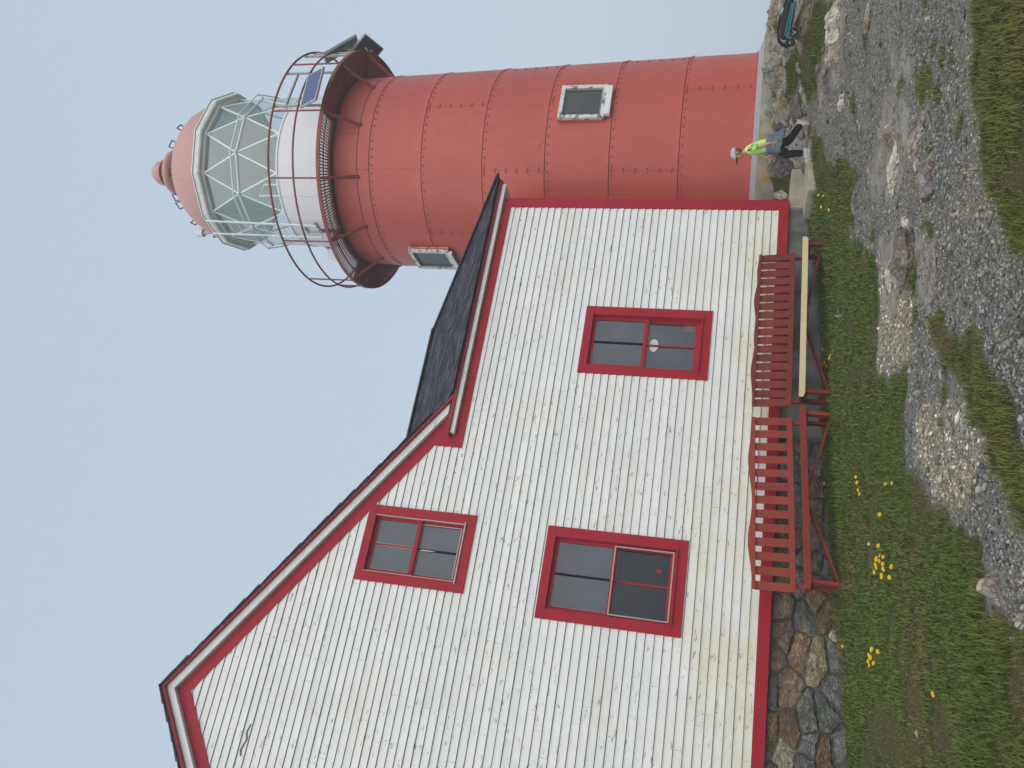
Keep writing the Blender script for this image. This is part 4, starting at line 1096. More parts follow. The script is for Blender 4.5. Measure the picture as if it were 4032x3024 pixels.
# windows
def twin(thm, hw, z0, z1, lip):
    n = Vector((math.sin(rad(thm)), -math.cos(rad(thm)), 0)); t = Vector((math.cos(rad(thm)), math.sin(rad(thm)), 0)); u = Vector((0,0,1))
    zc = (z0+z1)/2; r = RZr(zc); hz = (z1-z0)/2; fw = .075
    w = bpy.data.objects.new('window', None); COL.objects.link(w); w.parent = LH
    c0 = cyl(r, thm, zc); w.location = c0-Vector(ORG[LH.name]); ORG[w.name] = tuple(c0); w.empty_display_size = .1
    C_ = lambda a, z, d: c0+t*a+u*z+n*d
    put('hood', MB().obox(C_(0, 0, .015), t, n, u, (hw+.012, .012, hz+.012)), M['tower'], w)
    mb = MB()
    mb.obox(C_(-hw+fw/2, 0, .035), t, n, u, (fw/2, .055, hz)).obox(C_(hw-fw/2, 0, .035), t, n, u, (fw/2, .055, hz))
    mb.obox(C_(0, hz-fw/2, .035), t, n, u, (hw-fw, .055, fw/2)).obox(C_(0, -hz+fw/2, .035), t, n, u, (hw-fw, .055, fw/2))
    put('frame', mb, M['peelwhite'], w)
    put('sill', MB().obox(C_(.01, -hz-lip/2+.005, .075), t, n, u, (hw*.86, .04, lip/2)), M['white'], w)
    put('inner_frame', MB().obox(C_(hw-fw-.018, 0, .045), t, n, u, (.018, .02, hz-fw)).obox(C_(-hw+fw+.012, 0, .045), t, n, u, (.012, .02, hz-fw)).obox(C_(0, -hz+fw+.015, .045), t, n, u, (hw-fw-.04, .02, .015)).obox(C_(0, hz-fw-.012, .045), t, n, u, (hw-fw-.04, .02, .012)), M['greywood'], w)
    put('pane', MB().obox(C_(0, 0, .038), t, n, u, (hw-fw, .004, hz-fw)), M['towerpane'], w)
    return w
M['peelwhite'] = paint('peeling_window_paint', (.66, .67, .65), chip=(.16, .165, .16), chipth=(.53, .56), chipv=(3, 3, 3))
M['greywood'] = paint('grey_window_wood', (.20, .21, .20), var=.4, nscale=18)
twin(-3.5, .39, 2.78, 3.68, .11)
twin(-95.5, .41, 6.17, 7.08, .09)
# concrete base
put('mortar_skirt', MB().lathe([(2.30, .02), (2.37, .012), (2.62, -.075), (2.70, -.085)], (LX, LY), 90), M['mortar'], LH, smooth='auto')
mb = MB()
K = 96; vs = []; fs = []
pr = [(2.66, -.08), (2.74, -.10), (2.75, -.13), (2.76, -.30), (2.80, -1.1)]
for i in range(K):
    a = 360*i/K; j = .035*(fbm(i*.21, 3, 1, 3, 2)-.47)
    for r, z in pr: vs.append(cyl(r+float(j), a, z))
for i in range(K):
    for k in range(4): fs.append((i*5+k, ((i+1)%K)*5+k, ((i+1)%K)*5+k+1, i*5+k+1))
put('concrete_base', mb.add(vs, fs), M['plinth'], LH, smooth='auto')

# gallery
GZ = 8.54; GR = 2.67
gal = bpy.data.objects.new('gallery', None); COL.objects.link(gal); gal.parent = LH; gal.location = Vector((LX, LY, GZ))-Vector(ORG[LH.name]); ORG[gal.name] = (LX, LY, GZ)
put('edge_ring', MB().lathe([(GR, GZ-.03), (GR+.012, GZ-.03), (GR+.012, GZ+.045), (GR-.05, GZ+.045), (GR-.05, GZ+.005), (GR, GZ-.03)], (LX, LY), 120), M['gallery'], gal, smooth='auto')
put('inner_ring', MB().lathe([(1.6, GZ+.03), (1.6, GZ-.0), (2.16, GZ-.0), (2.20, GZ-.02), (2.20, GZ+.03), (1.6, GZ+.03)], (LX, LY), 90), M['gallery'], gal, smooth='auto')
ANG = [-41+30*k for k in range(12)]
for k, a in enumerate(ANG):
    a1 = a+30
    grated = (a+180) % 360-180 in (-41, -71, -101)
    if grated:
        mb = MB()
        nrad = 20
        for q in range(1, nrad):
            th = a+30*q/nrad
            mb.bar(cyl(2.19, th, GZ+.012), cyl(2.63, th, GZ+.012), .024, .004)
        for rr in (2.24, 2.29, 2.34, 2.415, 2.47, 2.53, 2.58):
            pts = [cyl(rr, a+30*q/8, GZ+.012) for q in range(9)]
            for q in range(8): mb.bar(pts[q], pts[q+1], .019 if rr != 2.415 else .05, .004)
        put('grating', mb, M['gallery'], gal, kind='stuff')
    else:
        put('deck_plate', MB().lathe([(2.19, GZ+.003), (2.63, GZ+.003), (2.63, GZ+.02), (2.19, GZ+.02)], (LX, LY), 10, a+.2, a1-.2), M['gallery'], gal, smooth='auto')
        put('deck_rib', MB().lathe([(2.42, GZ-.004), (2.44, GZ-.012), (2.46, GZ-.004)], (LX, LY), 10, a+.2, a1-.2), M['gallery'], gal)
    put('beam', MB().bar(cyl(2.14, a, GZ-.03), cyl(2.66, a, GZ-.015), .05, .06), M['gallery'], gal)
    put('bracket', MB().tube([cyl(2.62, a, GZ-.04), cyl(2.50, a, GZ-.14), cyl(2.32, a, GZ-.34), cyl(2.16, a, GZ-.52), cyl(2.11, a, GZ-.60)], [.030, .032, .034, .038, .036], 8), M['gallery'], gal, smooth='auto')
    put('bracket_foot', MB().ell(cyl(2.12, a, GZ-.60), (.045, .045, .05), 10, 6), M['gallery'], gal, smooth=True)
    put('stanchion', MB().tube([cyl(GR, a, GZ), cyl(GR, a, GZ+1.13)], .018, 8), M['rust'], gal, smooth='auto')
put('top_rail', MB().tube([cyl(GR, t*4, GZ+1.14) for t in range(90)], .023, 8, closed=True), M['rust'], gal, smooth=True)
put('middle_rail', MB().tube([cyl(GR, t*4, GZ+.575) for t in range(90)], .021, 8, closed=True), M['rust'], gal, smooth=True)

# lantern room
LN = bpy.data.objects.new('lantern_room', None); COL.objects.link(LN); LN.parent = LH; LN.location = Vector((LX, LY, 8.6))-Vector(ORG[LH.name]); ORG[LN.name] = (LX, LY, 8.6)
V0 = -38.95   # one vertex of the twelve sided lantern faces the yard
DR = 1.72; DT = 10.07
for k in range(4):
    t0 = V0-17+90*k
    put('drum_plate', MB().lathe([(DR, 8.55), (DR, DT), (DR-.03, DT), (DR-.03, 8.55)], (LX, LY), 24, t0+.07, t0+89.93), M['drum'], LN, smooth='auto')
mb = MB()
for q in range(110): rivet(mb, q*3.27, DT-.05, .009, DR)
for k in range(4):
    for zz in (8.9, 9.2, 9.5, 9.8): rivet(mb, V0-17+90*k+2, zz, .012, DR); rivet(mb, V0-17+90*k-2, zz+.05, .012, DR)
put('drum_rivets', mb, M['drum'], LN, kind='stuff')
put('drum_seam', MB().lathe([(DR+.004, 8.9), (DR+.004, 9.0)], (LX, LY), 3, V0-17.2, V0-16.8), M['seam'], LN)
# hatch with latches on the drum side
put('hatch_door', MB().lathe([(DR+.002, 8.62), (DR+.025, 8.62), (DR+.025, 9.66), (DR+.002, 9.66)], (LX, LY), 12, -124, -88), M['drum'], LN, smooth='auto')
mb = MB().bar(cyl(DR+.05, -77, 9.40), cyl(DR+.05, -108, 9.20), .04, .045).bar(cyl(DR+.05, -82, 9.70), cyl(DR+.06, -118, 9.62), .03, .06)
put('hatch_bar', mb, M['alu'], LN)
put('hatch_rust', MB().lathe([(DR+.006, 8.62), (DR+.006, 9.4)], (LX, LY), 6, -87.8, -84), M['rust'], LN)
put('vent_hood', MB().obox(cyl(DR+.16, -128, 9.25), (math.cos(rad(-128)), math.sin(rad(-128)), 0), (math.sin(rad(-128)), -math.cos(rad(-128)), 0), (0,0,1), (.30, .16, .40)), M['drum'], LN)
TZ = 11.90; MZ = 11.06
def P12(r, k, z, half=False): return cyl(r, V0+30*k+(15 if half else 0), z)
GRl = 1.70
for k in range(12):
    A, B, B2 = P12(GRl, k, TZ), P12(GRl, k+1, TZ), None
    Mn, Mp = P12(GRl+.02, k, MZ, True), P12(GRl+.02, k-1, MZ, True)
    D0, D1 = P12(GRl, k, DT), P12(GRl, k+1, DT)
    for tri in ((A, Mn, B), (A, Mp, Mn), (D0, D1, Mn), (D0, Mn, Mp)):
        put('glass_pane', MB().add(tri, [(0,1,2)]), M['clear'], LN)
    for a_, b_ in ((A, Mn), (A, Mp), (D0, Mn), (D0, Mp)):
        put('astragal', MB().bar(a_, b_, .022, .035), M['lanternwhite'], LN)
put('middle_band', MB().tube([P12(GRl+.03, k, MZ, True) for k in range(12)], .028, 6, closed=True), M['lanternwhite'], LN)
put('cleaning_rail', MB().tube([P12(GRl+.13, k, MZ+.085, True) for k in range(12)], .015, 6, closed=True), M['lanternwhite'], LN)
for k in range(12):
    a = V0+30*k+15
    put('rail_bracket', MB().tube([cyl(GRl, a, MZ), cyl(GRl+.13, a, MZ+.085)], .012, 5).ell(cyl(GRl+.05, a, MZ-.01), (.045, .045, .035), 8, 5), M['lanternwhite'], LN)
put('ceiling', MB().lathe([(1.66, TZ-.05), (1.62, TZ-.02), (1.2, TZ+.03), (.5, TZ+.06), (.0, TZ+.07)], (LX, LY), 48), M['ceiling'], LN, smooth=True)
mb = MB()
for k in range(12):
    mb.bar(P12(1.60, k, TZ-.03), P12(1.60, k+1, TZ-.03), .05, .06)
put('inner_band', mb, M['ceiling'], LN)
# unseen white floor added to bounce light; inner frame seen through the glass
put('floor', MB().lathe([(0, 9.98), (1.69, 9.98)], (LX, LY), 32), M['drum'], LN)
mb = MB(); a = V0-12
mb.tube([cyl(1.45, a-8, 9.95), cyl(1.45, a-8, 10.75), cyl(1.45, a+2, 10.55), cyl(1.45, a+2, 9.95)], .022, 6)
put('inner_frame', mb, M['lanternwhite'], LN)
put('drum_cap', MB().lathe([(DR-.02, DT), (DR+.015, DT), (DR+.015, DT-.04)], (LX, LY), 72), M['lanternwhite'], LN)
# twelve sided gutter
def ring12(mb, prof):
    vs = []; fs = []; p = len(prof)
    for k in range(12):
        for r, z in prof: vs.append(P12(r, k, z))
    for k in range(12):
        j = (k+1)%12
        for q in range(p-1): fs.append((k*p+q, j*p+q, j*p+q+1, k*p+q+1))
    return mb.add(vs, fs)
put('gutter', ring12(MB(), [(1.60, TZ-.02), (1.74, TZ-.01), (1.75, TZ+.035), (1.84, TZ+.04), (1.86, TZ+.07), (1.865, TZ+.17), (1.83, TZ+.18), (1.60, TZ+.17)]), M['gutter'], LN)
put('gutter_lip', ring12(MB(), [(1.80, TZ+.182), (1.885, TZ+.184), (1.885, TZ+.205), (1.78, TZ+.205)]), M['lanternwhite'], LN)
# dome built from sectors, each its own sheet
dome = bpy.data.objects.new('dome', None); COL.objects.link(dome); dome.parent = LH; dome.location = Vector((LX, LY, 12.1))-Vector(ORG[LH.name]); ORG[dome.name] = (LX, LY, 12.1)
prof = []
for i in range(15):
    t = i/14*math.pi/2*.80
    prof.append((1.66*math.cos(t)**.92, 12.07+1.46*math.sin(t)))
DOMEP = prof
for k in range(6):
    put('dome_sheet', MB().lathe(prof, (LX, LY), 12, 15+60*k+.05, 75+60*k-.05), M['dome'], dome, smooth='auto')
zt = prof[-1][1]; rt = prof[-1][0]
put('vent_neck', MB().lathe([(rt+.02, zt-.03), (.45, zt+.02), (.43, zt+.24), (.50, zt+.27), (.55, zt+.31), (.565, zt+.37), (.54, zt+.43), (.44, zt+.46), (.26, zt+.47)], (LX, LY), 40), M['dome'], dome, smooth='auto')
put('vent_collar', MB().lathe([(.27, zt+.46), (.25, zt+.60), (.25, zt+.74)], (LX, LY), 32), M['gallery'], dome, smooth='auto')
put('vent_cap', MB().lathe([(.0, zt+.70), (.31, zt+.70), (.315, zt+.75), (.29, zt+.87), (.21, zt+.98), (.1, zt+1.05), (0, zt+1.065)], (LX, LY), 32), M['dome'], dome, smooth='auto')
def domept(a, f, off=0):
    i = f*14; i0 = min(int(i), 13); t = i-i0; r = prof[i0][0]*(1-t)+prof[i0+1][0]*t; z = prof[i0][1]*(1-t)+prof[i0+1][1]*t
    dr = prof[i0+1][1]-prof[i0][1]; dz = -(prof[i0+1][0]-prof[i0][0]); L = math.hypot(dr, dz)
    return cyl(r+off*dr/L, a, z+off*dz/L)
for a, f in ((-39, .93), (-36, .93), (2, .78), (22, .66), (48, .60), (-75, .80), (-84, .74), (-108, .62), (-128, .42), (80, .7), (140, .7), (180, .7)):
    w = 5.5 if f > .7 else 4.0
    put('handhold', MB().tube([domept(a-w, f, -.01), domept(a-w, f, .13), domept(a+w, f, .13), domept(a+w, f, -.01)], .017, 5), M['darkred'] if 'darkred' in M else M['seam'], dome)
put('flue_pipe', MB().tube([domept(-118, .40, -.05), domept(-118, .40, .0)+Vector((0,0,.30))], .055, 12), M['alu'], dome, smooth='auto')
put('flue_cap', MB().tube([domept(-118, .40, 0)+Vector((0,0,.26)), domept(-118, .40, 0)+Vector((0,0,.42))], .105, 16), M['gutter'], dome, smooth='auto')
# ladder from gallery to gutter
lad = bpy.data.objects.new('ladder', None); COL.objects.link(lad); lad.parent = LH; lad.location = Vector(cyl(1.9, -80, 9.0))-Vector(ORG[LH.name]); ORG[lad.name] = tuple(cyl(1.9, -80, 9.0))
L0, L1 = (cyl(1.93, -72.5, 12.02), cyl(1.86, -77, 9.3)), (cyl(1.93, -84, 12.02), cyl(1.86, -88.5, 9.3))
put('ladder_rail', MB().bar(L0[0], L0[1], .030, .050), M['lanternwhite'], lad)
put('ladder_rail', MB().bar(L1[0], L1[1], .030, .050), M['lanternwhite'], lad)
for q in range(12):
    f = (q+.6)/12.5
    put('rung', MB().tube([L0[0].lerp(L0[1], f), L1[0].lerp(L1[1], f)], .010, 6), M['lanternwhite'], lad)

# ------------------------------------------------------------------ solar panels on the gallery rail
def panel(label, A, D, B, thick, name_back, posts):
    A, D, B = Vector(A), Vector(D), Vector(B)        # A,D lower edge; B above A
    t = (D-A); u = (B-A); n = t.cross(u).normalized(); c = A+t/2+u/2
    if n.dot(c-Vector((LX, LY, c.z))) < 0 and abs(n.z) < .98: n = -n
    if n.z < 0: n = -n
    o = thing('solar_panel', label, 'solar panel', tuple(A+t/2), 'solar panels on the gallery rail')
    put('panel_frame', MB().obox(c, t, u, n, (t.length/2, u.length/2, thick/2)), M['alu'], o)
    ins = .035
    put('cell_sheet', MB().obox(c+n*(thick/2+.001), t, u, n, (t.length/2-ins, u.length/2-ins, .0015)), M['solar'], o)
    mb = MB()
    for k in range(1, 9):
        q = A+t*(k/9); mb.obox(q+u/2+n*(thick/2+.0035), t, u, n, (.0022, u.length/2-ins-.01, .0008))
    put('cell_lines', mb, M['cell'], o)
    put('back_sheet', MB().obox(c-n*(thick/2+.001), t, u, n, (t.length/2-.03, u.length/2-.03, .0015)), M['darkback'], o)
    for p0, p1 in posts: put('mounting_bar', MB().bar(p0, p1, .05, .03), M['alu'], o)
    return o
panel('blue solar panel facing the yard, leaning outside the gallery railing', (12.17, -.31, 8.60), (11.29, -.31, 8.53), (12.15, -.10, 9.05), .045, '',
      [(cyl(2.63, 12.5, 8.62), cyl(2.63, 12.5, 9.70)), (cyl(2.63, -8, 8.62), cyl(2.63, -8, 9.70)), (cyl(2.60, 12.5, 9.45), cyl(2.60, -8, 9.45)), (cyl(2.63, 3, 8.8), (11.73, -.22, 8.78))])
panel('solar panel seen edge on, jutting up and outward at the right of the gallery', (13.29, .40, 9.27), (14.30, .82, 8.90), (13.50, .86, 9.46), .05, '',
      [(cyl(2.63, 33, 8.62), cyl(2.63, 33, 9.70)), (cyl(2.63, 42, 8.62), cyl(2.63, 42, 9.70)), ((13.6, .75, 9.25), cyl(2.63, 40, 9.1)), ((13.9, .8, 9.1), cyl(2.63, 52, 8.75))])
panel('grey backed solar panel hanging lowest off the right edge of the gallery', (14.32, .80, 8.68), (14.50, 1.42, 8.50), (13.92, 1.00, 9.06), .06, '',
      [((14.2, 1.1, 8.75), cyl(2.63, 58, 8.60)), ((14.25, 1.2, 8.68), cyl(2.63, 66, 8.57))])

# ------------------------------------------------------------------ concrete steps at the house corner
st = thing('concrete_steps', 'two sandy concrete steps beside the house corner, the boy treading on the lower one', 'steps', (9.3, -.5, -1.0))
def slab(a, b_, seed):
    x0, y0, z0 = a; x1, y1, z1 = b_; nx_, ny_, nz_ = 14, 8, 4
    bm = bmesh.new(); bmesh.ops.create_cube(bm, size=1)
    bmesh.ops.subdivide_edges(bm, edges=bm.edges[:], cuts=5, use_grid_fill=True)
    mb = MB()
    for v in bm.verts:
        p = v.co; q = [x0+(p.x+.5)*(x1-x0), y0+(p.y+.5)*(y1-y0), z0+(p.z+.5)*(z1-z0)]
        e_ = sum(1 for c_ in p if abs(abs(c_)-.5) < 1e-4)
        s = .006 if e_ == 1 else .018
        mb.v.append(tuple(q[i_]+s*(float(fbm(q[0]*3+i_*7, q[1]*3+q[2]*5, 3, 3, seed))-.47)*2-(.008*(1 if p[i_] > 0 else -1) if e_ > 1 and abs(abs(p[i_])-.5) < 1e-4 else 0) for i_ in range(3)))
    mb.f = [tuple(v.index for v in f.verts) for f in bm.faces]; bm.free(); return mb
put('upper_step', slab((8.96, -.06, -1.02), (9.76, .9, -.645), 1), M['step'], st, smooth='auto')
put('lower_step', slab((8.70, -.84, -1.12), (9.84, -.09, -.852), 2), M['step'], st, smooth='auto')

# ------------------------------------------------------------------ benches
def bench(label, X0, X1, yb0, yb1, zL, zR, n_sl, slw, mat, apron, base, humps):
    """X0..X1 length, zL/zR seat top height at the ends, yb rear line of the back at each end"""
    o = thing('bench', label, 'bench', ((X0+X1)/2, (yb0+yb1)/2-.3, Hs((X0+X1)/2, -.7)), 'slatted red benches against the house')
    L = X1-X0
    ang = (yb1-yb0)/L; sl_ = (zR-zL)/L
    def F(x, d, h): return Vector((x, yb0+ang*(x-X0)-d, zL+sl_*(x-X0)+h))   # d outward, h above seat
    # back leans: bottom at d=.13 h=.07, top at d=.02 h=.60
    hb, ht = .105, .70
    dd = lambda h: .115-.10*(h-hb)/(ht-hb)
    pit = (L-slw)/(n_sl-1)
    for k in range(n_sl):
        x = X0+slw/2+pit*k; j = rnd.uniform(-.003, .003)
        a, b_ = hb+.01, ht-.115
        vs = []
        for h in (a, b_):
            for xx in (x-slw/2+j, x+slw/2+j):
                for t in (0, .018): vs.append(F(xx, dd(h)+t-.004, h))
        put('slat', MB().add(vs, [(1,3,7,5), (0,4,6,2), (0,1,5,4), (2,6,7,3), (0,2,3,1), (4,5,7,6)]), mat, o, bevel=.002)
    # bottom rail
    vs = []
    for x in (X0, X1):
        for h in (hb-.03, hb+.045):
            for t in (.016, .040): vs.append(F(x, dd(h)+t, h))
    put('bottom_rail', MB().add(vs, [(1,5,7,3), (0,2,6,4), (0,4,5,1), (2,3,7,6), (0,1,3,2), (4,6,7,5)]), mat, o, bevel=.003)
    # scalloped top rail
    K = 48; vs = []; fs = []
    for k in range(K+1):
        f = k/K; x = X0+L*f
        w = humps(f)+rnd.uniform(-.0012, .0012)
        for h, t in ((ht-.125, .016), (ht-.115+w, .016), (ht-.115+w, .042), (ht-.125, .042)): vs.append(F(x, dd(h)+t, h))
    for k in range(K):
        for q in range(4): fs.append((k*4+q, k*4+(q+1)%4, (k+1)*4+(q+1)%4, (k+1)*4+q))
    fs += [(0,3,2,1), (K*4, K*4+1, K*4+2, K*4+3)]
    put('top_rail', MB().add(vs, fs), mat, o)
    # seat boards
    for k, (d0, d1, h0, h1) in enumerate(((.15, .33, -.028, -.012), (.338, .52, -.012, .0))):
        vs = []
        for x in (X0-.01, X1+.02):
            for d, h in ((d0, h0), (d1, h1)):
                for t in (-.03, 0): vs.append(F(x, d, h+t))
        put('seat_board', MB().add(vs, [(0,1,5,4), (2,6,7,3), (0,4,6,2), (1,3,7,5), (0,2,3,1), (4,5,7,6)]), mat, o, bevel=.003)
    cut = .05
    vs = []
    for (x, z0_) in ((X0-.02, -.055), (X0+cut, -.078), (X1+.01-cut*.5, -.078), (X1+.03, -.055)):
        for d in (.522, .545):
            vs += [F(x, d, z0_), F(x, d, .004)]
    fs = []
    for k in range(3):
        o_ = k*4; fs += [(o_, o_+1, o_+5, o_+4), (o_+2, o_+6, o_+7, o_+3), (o_+1, o_+3, o_+7, o_+5), (o_, o_+4, o_+6, o_+2)]
    fs += [(0,2,3,1), (12,13,15,14)]
    put('front_apron', MB().add(vs, fs), apron, o, bevel=.003)
    # end frames and mid stretcher
    for x in (X0+.09, X1-.07):
        for d, top, w in ((.47, -.045, .045), (.14, -.045, .045)):
            g = Hs(x, F(x, d, 0).y)-.03; p = F(x, d, top)
            put('leg', MB().box((x-.022, p.y-w, g), (x+.022, p.y+w, p.z)), mat, o, bevel=.003)
        p = F(x, .04, 0); g = F(x, .16, -.2)
        put('back_post', MB().bar(F(x, .10, -.06), F(x, -.005, ht-.12), .04, .05, up=(0,1,0)), mat, o)
        a, b_ = F(x, .50, -.085), F(x, .10, -.10)
        put('seat_bearer', MB().box((x+.024, a.y, a.z-.045), (x+.06, b_.y, b_.z+.045)), mat, o)
        put('foot_stretcher', MB().box((x+.024, a.y+.02, F(x, 0, -.30).z-.04), (x+.05, b_.y, F(x, 0, -.30).z+.02)), mat, o)
    xm = (X0+X1)/2
    for sx in (-1, 1):
        xe = X0+.12 if sx < 0 else X1-.10
        g = Hs(xe, F(xe, .33, 0).y)+.045
        e_ = F(xe, .33, 0); e_.z = g
        put('diagonal_brace', MB().bar(F(xm+sx*.03, .33, -.06), e_, .035, .075, up=(0,-1,0)), mat, o)
    put('centre_bearer', MB().box((xm-.045, F(xm, .50, 0).y, F(xm, 0, -.11).z), (xm+.045, F(xm, .12, 0).y, F(xm, 0, -.045).z)), mat, o)
    return o
def bumpf(c, w, a): return lambda f: a*max(0, 1-((f-c)/w)**2)**.8
h1 = lambda f: .035+.055*math.exp(-((f-.26)/.13)**2)+.055*math.exp(-((f-.73)/.14)**2)-.004*math.exp(-((f-.48)/.05)**2)
h2 = lambda f: .030+.040*math.exp(-((f-.22)/.10)**2)+.018*math.exp(-((f-.45)/.09)**2)+.045*math.exp(-((f-.68)/.09)**2)+.020*math.exp(-((f-.88)/.06)**2)
bench('nearer left red bench with wide slats and a red front board', 2.55, 5.06, -.36, -.23, -.985, -.862, 13, .115, M['bench2'], M['bench2'], 0, h1)
bench('farther right worn red bench with an unpainted pine front board', 5.22, 7.86, -.27, -.23, -.842, -.822, 18, .115, M['bench'], M['newwood'], 0, h2)

# ------------------------------------------------------------------ figures: helpers
def skin(name, verts, edges, radii, mat, parent, levels=2, xf=None, root=0):
    me = bpy.data.meshes.new(name)
    o_ = Vector(ORG[parent.name])
    vv = [tuple((xf(v) if xf else Vector(v))-o_) for v in verts]
    me.from_pydata(vv, edges, []); me.materials.append(mat)
    ob = bpy.data.objects.new(name, me); COL.objects.link(ob); ob.parent = parent
    sk = ob.modifiers.new('skin', 'SKIN'); sk.use_smooth_shade = True; sk.branch_smoothing = .6
    L = me.skin_vertices[0].data if len(me.skin_vertices) else None
    for i_, r in enumerate(radii):
        rr = r if isinstance(r, tuple) else (r, r)
        L[i_].radius = rr; L[i_].use_root = (i_ == root)
    ob.modifiers.new('sub', 'SUBSURF').levels = levels; ob.modifiers['sub'].render_levels = levels
    return ob
M['skinc'] = paint('skin', (.55, .30, .21), var=.08, nscale=30, rough=.6, bstr=.05)
M['blackc'] = paint('black_cloth', (.014, .014, .016), var=.3, nscale=20, rough=.9, spec=.1)
M['lime'] = paint('lime_shirt', (.52, .88, .20), var=.10, nscale=18, rough=.8, bscale=25, bstr=.4, spec=.1)
M['greyc'] = paint('grey_blue_sweatshirt', (.155, .19, .24), var=.35, nscale=14, rough=.9, bscale=22, bstr=.8, spec=.1)
M['shoe'] = paint('white_grey_shoe', (.50, .50, .47), var=.3, nscale=40, rough=.7, chip=(.08, .08, .08), chipth=(.60, .63), chipv=(12, 12, 12))
M['capc'] = paint('white_mesh_cap', (.44, .43, .49), var=.15, nscale=60, rough=.8)
M['hairc'] = paint('brown_hair', (.16, .10, .05), var=.3, nscale=60)
M['sole'] = paint('pale_sole', (.50, .48, .40), var=.2)
M['darkrim'] = paint('cap_brim', (.05, .03, .03), var=.3)

# the boy: walks to the left in the photo
BX, BY, BZ = 9.60, -.93, -.868
boy = thing('person', 'boy in lime T-shirt, white cap and black trousers striding past the tower', 'person', (9.5, -.75, BZ))
ldir = Vector((-.83, .56, 0)).normalized(); ddir = Vector((-.56, -.83, 0)).normalized()   # l: forward, d: towards the camera
BO = Vector((9.66, -.78, BZ))
SC = .98
def bx(v): l, d, h = v; return BO+ldir*(l*1.02)+ddir*(d*1.02)+Vector((0, 0, h*.95))
# joints (l forward, d near side, h up)
pel = (.015, 0, .60)
bv = [pel, (.03, 0, .72), (.06, 0, .86), (.085, 0, .985), (.118, 0, 1.055), (.128, 0, 1.09),      # 0-5 spine neck
      (.145, 0, 1.15), (.15, 0, 1.215),                                                            # 6,7 head
      (.070, .100, .985), (.045, .150, .80), (.000, .165, .655), (-.006, .168, .615),              # 8-11 near arm shoulder elbow wrist
      (.070, -.100, .985), (.115, -.150, .80), (.170, -.150, .67), (.19, -.148, .63),               # 12-15 far arm
      (.03, .07, .56), (.165, .075, .345), (.140, .07, .10), (.155, .07, .045),                     # 16-19 near(front) leg
      (-.01, -.07, .56), (-.055, -.075, .325), (-.31, -.07, .165), (-.345, -.07, .12)]              # 20-23 far(rear) leg
be = [(0,1),(1,2),(2,3),(3,4),(4,5),(5,6),(6,7),(3,8),(8,9),(9,10),(10,11),(3,12),(12,13),(13,14),(14,15),(0,16),(16,17),(17,18),(18,19),(0,20),(20,21),(21,22),(22,23)]
br = [(.075,.065),(.062,.055),(.060,.052),(.045,.04),.036,.040,(.070,.068),(.072,.074),.026,.029,.023,.023,.026,.029,.023,.023,.065,.046,.030,.028,.065,.046,.030,.028]
body = skin('body', bv, be, br, M['skinc'], boy, 2, bx)
head = MB(); R3 = Matrix((ldir, ddir, Vector((0,0,1)))).transposed()
def E(c, r, n=20, m_=14): 
    mb = MB().ell((0,0,0), (r[0]*SC, r[1]*SC, r[2]*SC), n, m_, R3); c_ = bx(c); mb.v = [tuple(Vector(v)+c_) for v in mb.v]; return mb
hm = E((.150, 0, 1.175), (.088, .072, .105))
put('head', hm, M['skinc'], boy, smooth=True)
put('nose', E((.238, 0, 1.160), (.016, .012, .018), 8, 6), M['skinc'], boy, smooth=True)
put('ear', E((.130, .074, 1.165), (.017, .008, .026), 8, 6), M['skinc'], boy, smooth=True)
put('ear', E((.130, -.074, 1.165), (.017, .008, .026), 8, 6), M['skinc'], boy, smooth=True)
for s in (-1, 1): put('eye', E((.222, s*.032, 1.180), (.008, .012, .007), 8, 6), M['blackc'], boy, smooth=True)
put('mouth', E((.222, 0, 1.118), (.010, .022, .005), 8, 6), M['redworn'], boy, smooth=True)
hair = E((.132, 0, 1.170), (.088, .077, .085)); put('hair', hair, M['hairc'], boy, smooth=True)
cp = MB(); base = Vector((0,0,0)); n = 24
vs = []; fs = []
for i_ in range(9):
    ph = math.pi/2*i_/8
    for k in range(n):
        th = 2*math.pi*k/n
        vs.append(bx((.142+.102*math.cos(ph)*math.cos(th)-.012*math.sin(ph), .085*math.cos(ph)*math.sin(th), 1.196+.082*math.sin(ph)+.020*math.cos(th)*math.cos(ph)*-.6)))
for i_ in range(8):
    for k in range(n): fs.append((i_*n+k, i_*n+(k+1)%n, (i_+1)*n+(k+1)%n, (i_+1)*n+k))
cp.add(vs, fs); cap = put('cap', cp, M['capc'], boy, smooth=True)
vs = []
for k in range(9):
    th = -1.0+2.0*k/8
    vs += [bx((.142+.098*math.cos(th), .085*math.sin(th), 1.188)), bx((.142+.098*math.cos(th)+.085*math.cos(th*.6), .078*math.sin(th), 1.166))]
br_ = MB().add(vs+[v+Vector((0,0,-.010)) for v in vs], [(k*2, k*2+1, k*2+3, k*2+2) for k in range(8)]+[(18+k*2, 18+k*2+2, 18+k*2+3, 18+k*2+1) for k in range(8)]+[(k*2+1, 19+k*2, 21+k*2, k*2+3) for k in range(8)])
put('cap_brim', br_, M['darkrim'], cap, smooth=False)
